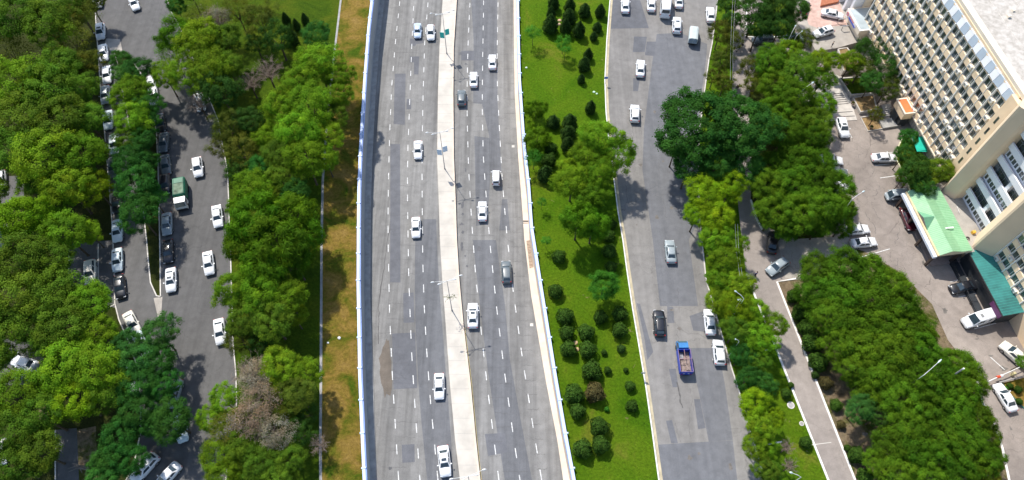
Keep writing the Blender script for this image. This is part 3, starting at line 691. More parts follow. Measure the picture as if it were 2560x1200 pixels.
# left street, park floor, lawns
RE = [(400,-400),(415,-60),(418,0),(428,30),(446,60),(475,130),(512,220),(545,300),(560,380),(569,425),(572,500),(574,560),(577,640),(583,860),(590,930),(592,1000),(588,1080),(570,1150),(560,1260),(520,1600)]
LE = [(215,-400),(236,-60),(240,50),(246,140),(252,225),(262,330),(272,450),(281,560),(286,680),(288,760),(298,800),(320,850),(345,920),(352,1000),(352,1080),(335,1165),(300,1230),(290,1260),(210,1600)]
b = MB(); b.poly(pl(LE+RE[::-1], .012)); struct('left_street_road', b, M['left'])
PE = [(890,-400),(856,-60),(852,0),(840,100),(820,280),(807,450),(804,600),(803,800),(802,1000),(801,1100),(802,1260),(812,1600)]
def atY(W, y):
    for a_, b_ in zip(W, W[1:]):
        if a_[1] >= y >= b_[1]: k_ = (a_[1]-y)/(a_[1]-b_[1]); return (a_[0]+(b_[0]-a_[0])*k_, y)
_yt, _yb = P(0, -400).y, P(0, 1600).y
w3 = [atY(WLo, _yt)]+[(p[0], p[1]) for p in WLo if _yb < p[1] < _yt]+[atY(WLo, _yb)]
REx = pl(RE)
b = MB(); b.poly([(p[0], p[1]) for p in REx]+[(p[0], p[1]) for p in reversed(pl(PE))], .004); struct('park_lawn', b, M['grassd'])
b = MB(); b.poly([(p[0], p[1]) for p in pl(PE)]+[(p[0], p[1]) for p in reversed(w3)], .004); struct('dry_lawn', b, M['dry'])
b = MB(); b.sweep([(p.x, p.y) for p in pl(PE)], -.22, .22, -.05, .05); struct('narrow_path', b, M['gutter'])
RL = [(1565,-400),(1530,-60),(1525,0),(1517,100),(1512,200),(1515,280),(1524,370),(1535,450),(1545,530),(1557,600),(1567,675),(1582,775),(1600,880),(1615,970),(1630,1075),(1647,1200),(1656,1260),(1712,1600)]
RR = [(1850,-400),(1800,-60),(1794,0),(1780,110),(1772,150),(1758,250),(1748,340),(1745,450),(1750,560),(1757,625),(1765,700),(1785,770),(1805,840),(1830,925),(1845,970),(1875,1075),(1905,1175),(1930,1260),(2030,1600)]
w4 = [atY(WRo, _yt)]+[(p[0], p[1]) for p in WRo if _yb < p[1] < _yt]+[atY(WRo, _yb)]
b = MB(); b.poly([(p[0], p[1]) for p in pl(RL)]+list(reversed(w4)), .004); struct('median_lawn', b, M['grass'])
b = MB(); b.poly(pl(RL+RR[::-1], .012)); struct('right_street_road', b, M['rd'])
b = MB()
for q in ([(1642,85),(1700,82),(1768,110),(1765,150),(1752,250),(1742,340),(1738,450),(1742,560),(1722,600),(1745,765),(1650,765),(1632,600),(1606,425),(1610,320),(1630,160)],
          [(1722,870),(1795,870),(1812,960),(1832,1100),(1772,1104),(1748,985)], [(1640,1112),(1772,1104),(1832,1101),(1850,1260),(1655,1260),(1647,1160)]):
    b.poly(pl(q, .016))
struct('right_street_newer_surface', b, M['rd_dark'])
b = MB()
for q in ([(1585,91),(1617,92),(1612,130),(1582,130)], [(1617,104),(1640,104),(1636,140),(1612,138)], [(1583,195),(1600,195),(1595,228),(1583,228)], [(1528,0),(1600,0),(1622,70),(1520,72),(1524,40)],  # last one here is an off-frame object's cast shadow, painted as darker asphalt
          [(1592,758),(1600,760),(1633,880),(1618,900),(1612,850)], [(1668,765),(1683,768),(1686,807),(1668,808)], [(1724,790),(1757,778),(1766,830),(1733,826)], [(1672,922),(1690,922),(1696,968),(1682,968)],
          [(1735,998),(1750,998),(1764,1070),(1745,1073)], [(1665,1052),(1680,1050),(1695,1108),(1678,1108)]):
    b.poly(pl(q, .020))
struct('right_street_patches_and_shadow', b, M['patch'])
# tarred joints and cracks drawn across the roads
rc = random.Random(3)
b = MB()
def crack(p0, p1, w=.05, hw=False, n=9, amp=.25):
    f = (lambda x, y: PR(x, y, .016)) if hw else (lambda x, y: P(x, y, .024))
    a, c = f(*p0), f(*p1); d = (c-a); nn = Vector((-d.y, d.x, 0)).normalized(); pts = []
    for i in range(n+1):
        q = a.lerp(c, i/n)+nn*rc.gauss(0, amp*.3)*(0 if i in (0, n) else 1); pts.append(q)
    for i in range(n):
        u, v = pts[i], pts[i+1]; ww = w*rc.uniform(.5, 1.3)
        b.add([u-nn*ww*.5, v-nn*ww*.5, v+nn*ww*.5, u+nn*ww*.5], [(0, 1, 2, 3)])
for y in range(20, 1190, 37):
    x0 = 940+rc.uniform(0, 60); x1 = x0+rc.uniform(20, 70); crack((x0, y), (x1, y+rc.uniform(-4, 4)), .035, True)
    x0 = 1150+rc.uniform(0, 60)+max(0, (y-600))*.1; crack((x0, y+12), (x0+rc.uniform(25, 80), y+12+rc.uniform(-5, 5)), .035, True)
    x0 = 1255+(y/1200)**2*90; crack((x0, y+5), (x0+28, y+5+rc.uniform(-2, 2)), .05, True)
for k in range(30):
    y = rc.uniform(100, 1190); t = (y/1200); xa = 1525+t*t*120; x0 = xa+rc.uniform(5, 170)
    crack((x0, y), (x0+rc.uniform(-15, 60), y+rc.uniform(-14, 14)) if rc.random() < .6 else (x0+rc.uniform(0, 14), y+rc.uniform(30, 80)), .045, False, 10, .5)
for k in range(16):
    y = rc.uniform(0, 1150); x0 = 430+rc.uniform(0, 90); crack((x0, y), (x0+rc.uniform(10, 60), y+rc.uniform(-8, 8)), .05)
for k in range(26):
    x0, y = rc.uniform(2090, 2400), rc.uniform(320, 820); y = max(y, 320+(x0-2090)*.9)
    crack((x0, y), (x0+rc.uniform(-20, 30), y+rc.uniform(10, 60)), .07, False, 10, .8)
crack((1692,955),(1707,1020),.22); crack((975,560),(947,760),.14,True,14,.2); crack((947,760),(946,860),.14,True)
struct('road_cracks', b, plain('tar', (.12, .115, .11), .9, .2))
# kerbs
for nm, pts, wdt, mt, h in (('left_street_kerb', RE, .18, 'kerb', .14), ('left_street_kerb', LE, .18, 'kerb', .14), ('right_street_kerb', RL, .2, 'kerbw', .14), ('right_street_kerb', RR, .2, 'kerb', .14)):
    b = MB(); b.sweep([(p.x, p.y) for p in pl(pts)], -wdt/2, wdt/2, -.05, h); struct(nm, b, M[mt])
b = MB(); b.sweep([(p.x+.42, p.y) for p in pl(RL)], -.22, .22, -.05, .03); struct('gutter_strip', b, plain('gutter_yellowish', (.50, .43, .29), .9, .2, 0, .2, .8))
# planted island in the left street
IL = [(285,128),(292,150),(312,250),(330,350),(348,450),(358,520),(367,600),(372,660),(377,707),(392,740),(402,742)]
IR = [(300,130),(330,150),(362,200),(385,260),(392,340),(396,420),(398,520),(400,600),(401,660),(402,742)]
b = MB(); b.prism([(p.x, p.y) for p in pl(IL+IR[::-1])], -.02, .10); struct('island_ground', b, M['soil'])
for q in (IL, IR): b = MB(); b.sweep([(p.x, p.y) for p in pl(q)], -.1, .1, -.05, .16); struct('island_kerb', b, M['kerb'])
b = MB(); b.poly(pl([(264,96),(300,98),(306,128),(300,150),(288,150),(282,128),(262,122)], .018)); b.poly(pl([(384,745),(406,742),(402,800),(396,800)], .018)); struct('worn_concrete', b, M['slab'])
b = MB(); b.poly(pl([(172,610),(280,600),(286,700),(290,770),(270,765),(262,712),(176,716)], .010)); b.poly(pl([(-40,440),(60,440),(60,505),(20,512),(-40,510)], .010))
b.poly(pl([(-40,845),(70,850),(110,890),(112,960),(-40,965)], .010)); b.poly(pl([(140,1075),(192,1070),(200,1260),(140,1260)], .010)); b.poly(pl([(-40,560),(20,560),(24,640),(-40,640)], .010)); struct('yard_paving', b, M['left'])
b = MB(); b.poly(pl([(192,1075),(240,1065),(245,1260),(200,1260)], .008)); b.poly(pl([(95,1010),(120,985),(122,1050),(100,1060)], .008)); struct('bare_soil', b, M['sand'])
b = MB()
for q in ([(246,700),(246,610)], [(216,800),(286,762)]): b.sweep([(p.x, p.y) for p in pl(q)], -.09, .09, -.05, .12)
b.sweep([(p.x, p.y) for p in pl([(173,608),(172,718)])], -.09, .09, -.05, .12); b.sweep([(p.x, p.y) for p in pl([(139,1075),(139,1230)])], -.09, .09, -.05, .12); struct('yard_kerb', b, M['kerb'])
# promenade, driveway, car park, planting beds
PR_ = [(1840,-40),(1905,-40),(1925,0),(1868,80),(1866,92),(1905,96),(1990,96),(2040,120),(2010,130),(1930,130),(1890,170),(1870,250),(1880,400),(1877,500),(1900,560),(1960,585),(2000,600),(1990,695),(1942,705),(2137,1200),(2295,1600),(2228,1600),(2070,1200),(1942,877),(1905,785),(1865,685),(1850,560),(1835,400),(1830,230),(1835,80)]
b = MB(); b.poly(pl(PR_, .024)); struct('promenade_path', b, M['pave'])
b = MB(); b.poly(pl([(1990,-40),(2200,-40),(2560,60),(2640,300),(2700,1600),(2560,1600),(2522,1200),(2505,1120),(2485,1060),(2452,1000),(2440,940),(2370,850),(2330,760),(2250,680),(2160,628),(2060,600),(2060,420),(2045,300),(1995,150),(1985,60)], .020)); struct('car_park_road', b, M['lot'])
b = MB(); b.poly(pl([(1945,600),(2120,590),(2150,640),(2060,660),(1998,700),(1962,694)], .028)); struct('driveway_slabs', b, M['slab'])
b = MB(); b.poly(pl([(1942,705),(1990,697),(2060,640),(2160,628),(2250,680),(2330,760),(2370,850),(2440,940),(2452,1000),(2485,1060),(2505,1120),(2522,1200),(2560,1600),(2295,1600),(2137,1200)], .012)); struct('planting_bed_soil', b, M['sand'])
b = MB(); b.poly(pl([(1877,500),(1862,690),(1905,785),(1942,877),(2070,1200),(2228,1600),(2030,1600),(1930,1260),(1905,1175),(1875,1075),(1845,970),(1805,840),(1765,700),(1757,625),(1750,560),(1745,450),(1748,340),(1758,250),(1772,150),(1794,0),(1800,-60),(1850,-400),(1890,-400),(1840,-40),(1835,80),(1830,230),(1835,400),(1850,560)], .008)); struct('verge_grass', b, M['grass'])
b = MB(); b.poly(pl([(1868,80),(1925,0),(1990,-40),(1985,60),(1995,90),(1905,94)], .016)); struct('lawn_corner', b, M['grassd'])
for nm, q in (('promenade_kerb', [(1990,697),(1942,705),(2040,953),(2137,1200),(2295,1600)]), ('promenade_kerb', [(1865,685),(1905,785),(1942,877),(2006,1038),(2070,1200),(2228,1600)]),
              ('promenade_kerb', [(1877,500),(1890,545),(1905,575)]), ('car_park_kerb', [(2440,940),(2452,1000),(2485,1060),(2505,1120),(2522,1200),(2560,1600)]), ('promenade_kerb', [(1868,-20),(1866,40),(1864,92),(1905,94),(1950,92)])):
    b = MB(); b.sweep([(p.x, p.y) for p in pl(q)], -.16, .16, -.05, .15); struct(nm, b, M['kerbw'])
b = MB()
for a, c in (((2180,386),(2240,380)), ((2188,414),(2238,408)), ((2200,445),(2250,438)), ((2222,476),(2262,472)), ((2120,652),(2225,622)), ((2105,532),(2145,522)), ((2376,705),(2430,690)), ((2396,743),(2448,732)),
             ((2416,790),(2470,772)), ((2436,822),(2490,808)), ((2476,893),(2512,925)), ((2500,875),(2515,873)), ((2106,300),(2130,345)), ((1915,1112),(1955,1105))):
    b.sweep([(P(*a).x, P(*a).y), (P(*c).x, P(*c).y)], -.07, .07, .0205, .0255)
b.sweep([(p.x, p.y) for p in pl([(1916,1109),(1955,1103)])], -.04, .04, .0205, .0255)
struct('parking_lines', b, M['white'])
b = MB(); b.sweep([(p.x, p.y) for p in pl([(2030,1112),(2078,1106)])], -.05, .05, .0245, .0285); struct('paving_joint', b, M['kerb'])
for x, y, r in ((1977,1013,.62), (2004,1059,.4)):
    b = MB(); p = P(x, y); b.tube((0, 0, 0), (0, 0, .05), r, r, 20, 0); b.tube((0, 0, .05), (0, 0, .07), r*.72, r*.72, 20, 1)
    tag(b.build('manhole_cover', [M['kerb'], M['gutter']], None, (p.x, p.y, .005)), 'large round manhole cover in the grass by the promenade' if r > .5 else 'small round manhole cover in the grass by the promenade', 'manhole cover')
# ------------------------------------------------------------------ vehicles
RIM = {}
def car_parts(kind):
    """returns dict of meshes; front is +Y. Sections: (y, half width, side top z, centre z)"""
    K = {
     'sedan':  dict(L=4.5, W=1.74, H=1.47, hood=.98, belt=.96, prof=[(-2.25,.60,.52,.60),(-2.19,.76,.80,.86),(-2.02,.82,.95,1.02),(-1.45,.86,.97,1.03),(-1.0,.87,.95,1.0),(0,.87,.93,.98),(.75,.87,.92,.97),(1.1,.86,.90,.96),(1.75,.83,.80,.87),(2.1,.76,.66,.73),(2.25,.60,.50,.56)], g=(-1.58,-.90,.42,1.05), gw=(.77,.59)),
     'hatch':  dict(L=3.9, W=1.66, H=1.50, hood=.95, belt=.97, prof=[(-1.95,.62,.55,.62),(-1.90,.76,.92,.96),(-1.7,.80,.98,1.0),(-1.0,.83,.97,1.0),(0,.83,.95,.99),(.6,.83,.94,.98),(.95,.82,.92,.97),(1.5,.79,.80,.88),(1.82,.72,.66,.73),(1.95,.58,.48,.56)], g=(-1.86,-1.48,.28,.94), gw=(.75,.57)),
     'suv':    dict(L=4.55, W=1.84, H=1.68, hood=1.08, belt=1.08, prof=[(-2.27,.66,.60,.68),(-2.2,.82,1.02,1.06),(-1.95,.88,1.08,1.12),(-1.0,.92,1.07,1.1),(0,.92,1.05,1.1),(.75,.92,1.04,1.09),(1.1,.91,1.03,1.09),(1.8,.88,.94,1.02),(2.15,.80,.78,.86),(2.27,.64,.58,.66)], g=(-2.15,-1.70,.42,1.10), gw=(.82,.63)),
     'van':    dict(L=3.5, W=1.48, H=1.80, hood=1.0, belt=1.0, prof=[(-1.75,.66,.60,.66),(-1.72,.72,1.0,1.02),(-1.2,.74,1.0,1.03),(0,.74,1.0,1.02),(.9,.74,.98,1.0),(1.35,.73,.96,.98),(1.62,.70,.80,.84),(1.75,.60,.58,.62)], g=(-1.72,-1.62,.95,1.52), gw=(.71,.63)),
     'bigvan': dict(L=5.3, W=1.95, H=2.3, hood=1.2, belt=1.25, prof=[(-2.65,.90,.70,.8),(-2.62,.95,1.25,1.28),(-1.2,.97,1.25,1.28),(0,.97,1.25,1.28),(1.0,.97,1.2,1.26),(1.5,.96,1.14,1.22),(2.2,.92,1.0,1.1),(2.52,.84,.82,.9),(2.65,.70,.60,.66)], g=(-2.64,-2.58,1.0,1.75), gw=(.93,.84)),
     'minibus':dict(L=6.6, W=2.1, H=2.7, hood=1.3, belt=1.35, prof=[(-3.3,.98,.75,.8),(-3.27,1.02,1.35,1.36),(-1.2,1.05,1.35,1.36),(0,1.05,1.35,1.36),(1.8,1.05,1.3,1.34),(2.6,1.02,1.2,1.26),(3.1,.94,1.0,1.06),(3.3,.80,.66,.72)], g=(-3.28,-3.2,1.9,2.7), gw=(1.02,.93)),
    }[kind]
    out = {}; b = MB(); prof = K['prof']; zb = .24; ns = 11
    rings = []
    for (y, hw, zs, zc) in prof:
        zlo = zb+(.08 if abs(y) > K['L']/2-.2 else 0)
        pts = [(-hw*.90, y, zlo), (-hw*.99, y, zlo+.12), (-hw*1.0, y, zlo+(zs-zlo)*.55), (-hw*.965, y, zs-.06), (-hw*.90, y, zs), (-hw*.5, y, (zs+2*zc)/3), (0, y, zc+.008)]
        rings.append(pts+[(-p[0], p[1], p[2]) for p in reversed(pts[:-1])])
    m = len(rings[0]); vs = [p for r in rings for p in r]; fs = []
    for i in range(len(rings)-1):
        for k in range(m-1): fs.append((i*m+k, i*m+k+1, (i+1)*m+k+1, (i+1)*m+k))
        fs.append((i*m+m-1, i*m, (i+1)*m, (i+1)*m+m-1))
    fs.append(tuple(range(m-1, -1, -1))); q = (len(rings)-1)*m; fs.append(tuple(range(q, q+m)))
    fs = [tuple(reversed(f)) for f in fs]
    b.add(vs, fs, 0, True)
    # greenhouse
    y0, y1, y2, y3 = K['g']; wb, wt = K['gw']; zb2 = K['belt']; H = K['H']
    zr = zb2-.03; lows = [(-wb*.93, y0, zr), (wb*.93, y0, zr), (wb, y3-.25, zr-.02), (wb*.90, y3, zr-.04), (-wb*.90, y3, zr-.04), (-wb, y3-.25, zr-.02)]
    def gr(t, k):    # point on greenhouse side: t along 0..1 from belt to roof
        pass
    B = [Vector((-wb*.94, y0, zr)), Vector((wb*.94, y0, zr)), Vector((wb*.94, y3, zr-.03)), Vector((-wb*.94, y3, zr-.03))]
    T = [Vector((-wt*.95, y1, H-.05)), Vector((wt*.95, y1, H-.05)), Vector((wt*.95, y2, H-.05)), Vector((-wt*.95, y2, H-.05))]
    ym = (y1+y2)/2; inx = wt*.74; iy = min(.28, (y2-y1)*.2)
    T2 = [Vector((-inx, y1+iy, H)), Vector((inx, y1+iy, H)), Vector((inx, y2-iy, H-.005)), Vector((-inx, y2-iy, H-.005))]
    Bm = [Vector((-wb*1.03, (y0+y3)/2, zr)), Vector((wb*1.03, (y0+y3)/2, zr))]; Tm = [Vector((-wt*1.03, ym, H-.045)), Vector((wt*1.03, ym, H-.045))]
    b.add(B+T+T2+Bm+Tm, [(0,1,5,4), (2,3,7,6), (1,13,15,5), (13,2,6,15), (3,12,14,7), (12,0,4,14), (4,5,9,8), (5,15,6,10,9), (6,7,11,10), (7,14,4,8,11), (8,9,10,11)], 0, True)
    body = b
    # lower black sill, bumper dark bits, plate recess
    s = MB(); hwm = K['W']/2
    s.box(-hwm*.86, hwm*.86, -K['L']/2+.12, K['L']/2-.12, .17, .27); s.box(-.28, .28, K['L']/2-.03, K['L']/2+.005, .30, .44)
    out['under_trim'] = s.mesh('under_trim', M['trim'])
    out['body'] = body.mesh('body', M['paint'])
    def quad(a, c, d, e, u0=.06, u1=.94, v0=.08, v1=.92, off=.012):
        """inset patch in the face a(bottom-left) c(bottom-right) d(top-right) e(top-left)"""
        def pt(u, v): return a.lerp(c, u).lerp(e.lerp(d, u), v)
        nn = (c-a).cross(e-a).normalized()
        ps = [pt(u0, v0), pt((u0+u1)/2, v0-.015), pt(u1, v0), pt(u1-.01, v1), pt(u0+.01, v1)]
        return [p+nn*off for p in ps], [(0, 1, 2, 3, 4)]
    g = MB(); g.add(*quad(B[2], B[3], T[3], T[2], .05, .95, .10, .94)); out['windshield'] = g.mesh('windshield', M['glass'])
    g = MB(); rw = (.07, .93, .16, .90) if kind in ('sedan',) else (.08, .92, .30, .90)
    g.add(*quad(B[0], B[1], T[1], T[0], *rw)); out['rear_window'] = g.mesh('rear_window', M['glass'])
    for side in (0, 1):
        g = MB()
        if side: fa, fb = (B[1], Bm[1], Tm[1], T[1]), (Bm[1], B[2], T[2], Tm[1])
        else: fa, fb = (Bm[0], B[0], T[0], Tm[0]), (B[3], Bm[0], Tm[0], T[3])
        lo = .16 if kind != 'bigvan' else .3
        if kind in ('bigvan',):
            g.add(*quad(*(fb), *((.30, .88) if side else (.12, .70)), .25, .85))
            g.add(*quad(*(fb if False else fa), *((.70, .97) if side else (.03, .30)), .25, .85))
        else:
            g.add(*quad(*fa, *((.20, .95) if side else (.05, .80)), lo, .86)); g.add(*quad(*fb, *((.05, .82) if side else (.18, .95)), lo, .86))
        out['side_window%d' % side] = g.mesh('side_window', M['glass'])
    wr = .31 if kind not in ('bigvan', 'minibus', 'suv') else .36
    wh = MB(); n = 16
    wh.tube((-.10, 0, 0), (.10, 0, 0), wr, wr, n, 0); rm = MB(); rm.tube((-.105, 0, 0), (.105, 0, 0), wr*.62, wr*.62, 10, 0)
    for k in range(5):
        a = 6.283*k/5; rm.tube((.108, 0, 0), (.108, math.cos(a)*wr*.55, math.sin(a)*wr*.55), .03, .02, 4, 0); rm.tube((-.108, 0, 0), (-.108, math.cos(a)*wr*.55, math.sin(a)*wr*.55), .03, .02, 4, 0)
    RIM[wr] = rm.mesh('rim', M['rim']); out['wheel'] = (wh.mesh('wheel', M['tyre']), [(sx*(hwm-.09), sy*K['L']*.5*.60+(.02), wr) for sx in (-1, 1) for sy in (-1, 1)])
    # wheel-arch shadows: dark rims just proud of the sides
    L2 = K['L']/2; pf = prof
    yz = lambda i: pf[i]
    zf = pf[-2][2]; h = MB(); h.box(-.20, .20, -.14, .05, -.06, .06); hl = MB()
    hl.add([(-.22,-.14,.0),(.18,.04,.0),(.20,.06,-.10),(-.22,-.02,-.10),(-.22,-.14,.03),(.18,-.02,.03)], [(0,4,5,1),(0,1,2,3)])
    hw = pf[-2][1]; yy = pf[-2][0]
    a = MB(); a.add([(-.20,-.16,.06),(.12,-.02,.02),(.16,.05,-.13),(-.16,.16,-.15),(-.22,.02,.01)], [(0,4,3,2,1)][:1]); 
    hm = MB(); hm.box(-.17, .17, -.12, .10, -.075, .045); out['headlight'] = (hm.mesh('headlight', M['lampw']), [(sx*(hw-.17), yy-.02, zf-.06) for sx in (-1, 1)])
    zt = pf[1][2]; hw = pf[1][1]; yy = pf[1][0]
    tm = MB(); tm.box(-.13, .13, -.04, .10, -.08, .06) if kind in ('sedan', 'hatch') else tm.box(-.09, .09, -.04, .08, -.22, .10)
    out['taillight'] = (tm.mesh('taillight', M['lampr']), [(sx*(hw-.11), yy, zt-.05) for sx in (-1, 1)])
    mm = MB(); mm.box(-.10, .10, -.07, .07, -.06, .07); out['mirror'] = (mm.mesh('mirror', M['paint']), [(sx*(wb+.20), y3-.42, zb2+.06) for sx in (-1, 1)])
    sr = MB(); sr.box(-.36, .36, -.2, .2, 0, .012); out['sunroof'] = (sr.mesh('sunroof', M['glass']), (0, y2-iy-.14, H-.004))
    rr = MB(); rr.tube((0, y1+.12, H+.03), (0, y2-.05, H+.03), .022, .022, 5); out['roof_rail'] = (rr.mesh('roof_rail', M['chrome']), [(sx*wt*.86, 0, -.02) for sx in (-1, 1)])
    door = MB()
    for sx in (-1, 1):
        for yy in (-.98, -.05, .82) if kind in ('sedan', 'suv', 'hatch') else (0, .8):
            door.box(sx*(hwm*1.0)-.004, sx*(hwm*1.0)+.004, yy-.008, yy+.008, .42, K['belt']-.08)
    out['door_seam'] = door.mesh('door_seam', M['trim'])
    return out, K
CARP = {k: car_parts(k) for k in ('sedan', 'hatch', 'suv', 'van', 'bigvan', 'minibus')}
PAINT = dict(white=(.82, .83, .84), cream=(.80, .76, .66), silver=(.33, .38, .40), grey=(.13, .155, .165), black=(.012, .013, .018), blue=(.50, .62, .78), ice=(.60, .70, .74), burgundy=(.08, .01, .02))
TPL = {}
def make_car(kind, sun, rail):
    D, K = CARP[kind]; t = empty('parked_car')
    for nm in ('body', 'windshield', 'rear_window', 'under_trim', 'door_seam'): link(nm, D[nm], t)
    link('side_window', D['side_window0'], t); link('side_window', D['side_window1'], t)
    for nm in ('wheel', 'headlight', 'taillight', 'mirror'):
        me, locs = D[nm]
        for l in locs:
            o = link(nm, me, t, l)
            if nm == 'wheel': link('rim', RIM[.31 if kind not in ('bigvan', 'minibus', 'suv') else .36], o)
    if sun: link('sunroof', D['sunroof'][0], t, D['sunroof'][1])
    if rail:
        for l in D['roof_rail'][1]: link('roof_rail', D['roof_rail'][0], t, l)
    return t
def heading(px, py, dx, dy, hw=False):
    f = (lambda x, y: PR(x, y, 0)) if hw else (lambda x, y: P(x, y, 0))
    a, c = f(px-dx, py-dy), f(px+dx, py+dy); d = c-a
    return math.atan2(d.y, d.x)-math.pi/2
def car(kind, px, py, dx, dy, col, label, hw=False, z=0.02, extra='', scale=1.0, group='cars parked in the streets', cat='car', name=None):
    key = (kind, 's' in extra, 'r' in extra)
    h = CARP[kind][1]['H']*.42
    loc = PR(px, py, h) if hw else P(px, py, h+z)
    if key not in TPL: t = TPL[key] = make_car(*key)
    else: t = copy_tree(TPL[key])
    t.name = name or {'bigvan': 'delivery_van', 'minibus': 'minibus', 'van': 'minivan'}.get(kind, 'parked_car' if 'parked' in group else 'moving_car')
    t.location = (loc.x, loc.y, road_z(loc.y) if hw else z); t.rotation_euler = (0, 0, heading(px, py, dx, dy, hw)); k_ = scale*(1.05 if hw else 1.11); t.scale = (k_,)*3
    if hw: t.rotation_euler = (math.atan(-.0222)*math.cos(t.rotation_euler[2]), 0, t.rotation_euler[2])
    c = PAINT[col]
    for ch in t.children:
        if ch.name.split('.')[0] in ('body', 'mirror'): ch.color = (*c, 1)
    if 'g' in extra:
        pass
    tag(t, label, cat, group); return t
G1 = 'cars driving on the highway'
for a in [('sedan',1044,77,0,10,'blue','pale blue sedan, topmost left car driving down the highway',''),('hatch',1077,83,0,10,'white','small white car beside the pale blue sedan at the top of the highway',''),
          ('sedan',1045,375,0,10,'white','white sedan driving down the left carriageway, level with the second lamp post',''),('sedan',1040,569,0,10,'white','white sedan driving down the left carriageway, second above the big grey patch',''),
          ('sedan',1098,966,0,10,'white','white sedan next to the median, lower left carriageway, plain roof',''),('sedan',1111,1153,1,10,'white','white sedan with dark sunroof at the bottom of the left carriageway','s'),
          ('sedan',1231,155,0,-10,'white','white sedan in the right carriageway, uppermost and farthest right',''),('sedan',1184,199,0,-10,'white','white sedan just above the dark grey hatchback on the highway',''),
          ('hatch',1154,245,0,-10,'grey','dark grey hatchback hugging the highway median near the top',''),('van',1240,444,0,-10,'white','small boxy white minivan driving up the right carriageway',''),
          ('sedan',1206,528,0,-10,'white','white sedan in mid right carriageway below the white minivan',''),('suv',1266,680,-.5,-10,'grey','dark grey crossover with bright roof in the right carriageway',''),
          ('sedan',1182,789,0,-10,'white','large white sedan with dark sunroof beside the median near the third lamp','s')]:
    car(*a[:7], hw=True, extra=a[7], group=G1, scale=1.08 if 'large' in a[6] or 'sunroof' in a[6] else (1.12 if a[0] == 'hatch' else 1.0), name='minivan' if a[0] == 'van' else 'moving_car')
G2 = 'vehicles driving on the right street'
for a in [('sedan',1563,14,0,-10,'white','white sedan at the top left of the right street',''),('sedan',1628,10,0,-10,'white','white sedan at the top, left of the white minibus',''),
          ('sedan',1697,2,0,-10,'white','white sedan cut by the top edge, right of the minibus',''),('suv',1692,63,0,-10,'white','white crossover with roof rails behind the minibus','rs'),
          ('sedan',1776,37,-.5,-10,'white','white sedan at the right kerb near the top of the right street',''),('sedan',1601,171,.6,-10,'white','lone white sedan below the small grey patches on the right street',''),
          ('hatch',1587,284,0,-10,'white','small white hatchback by the lawn kerb on the right street',''),('sedan',1676,629,-1,-10,'silver','silver sedan on the dark asphalt of the right street',''),
          ('suv',1648,808,-.6,-10,'black','glossy black crossover above the blue truck','')]:
    car(*a[:7], extra=a[7], group=G2, scale=1.0 if a[0] != 'hatch' else 1.08, name='moving_car')
car('minibus',1664,12,.6,-10,'white','white minibus with long flat roof at the top of the right street', group=G2, cat='minibus')
G3 = 'cars parked along the right kerb'
car('sedan',1774,805,-1,-10,'white','white sedan half under yellow green trees at the right kerb', group=G3)
car('hatch',1797,881,-1,-10,'white','white hatchback at the right kerb below the parked white sedan', group=G3, scale=1.08)
G4 = 'vehicles in the left street'
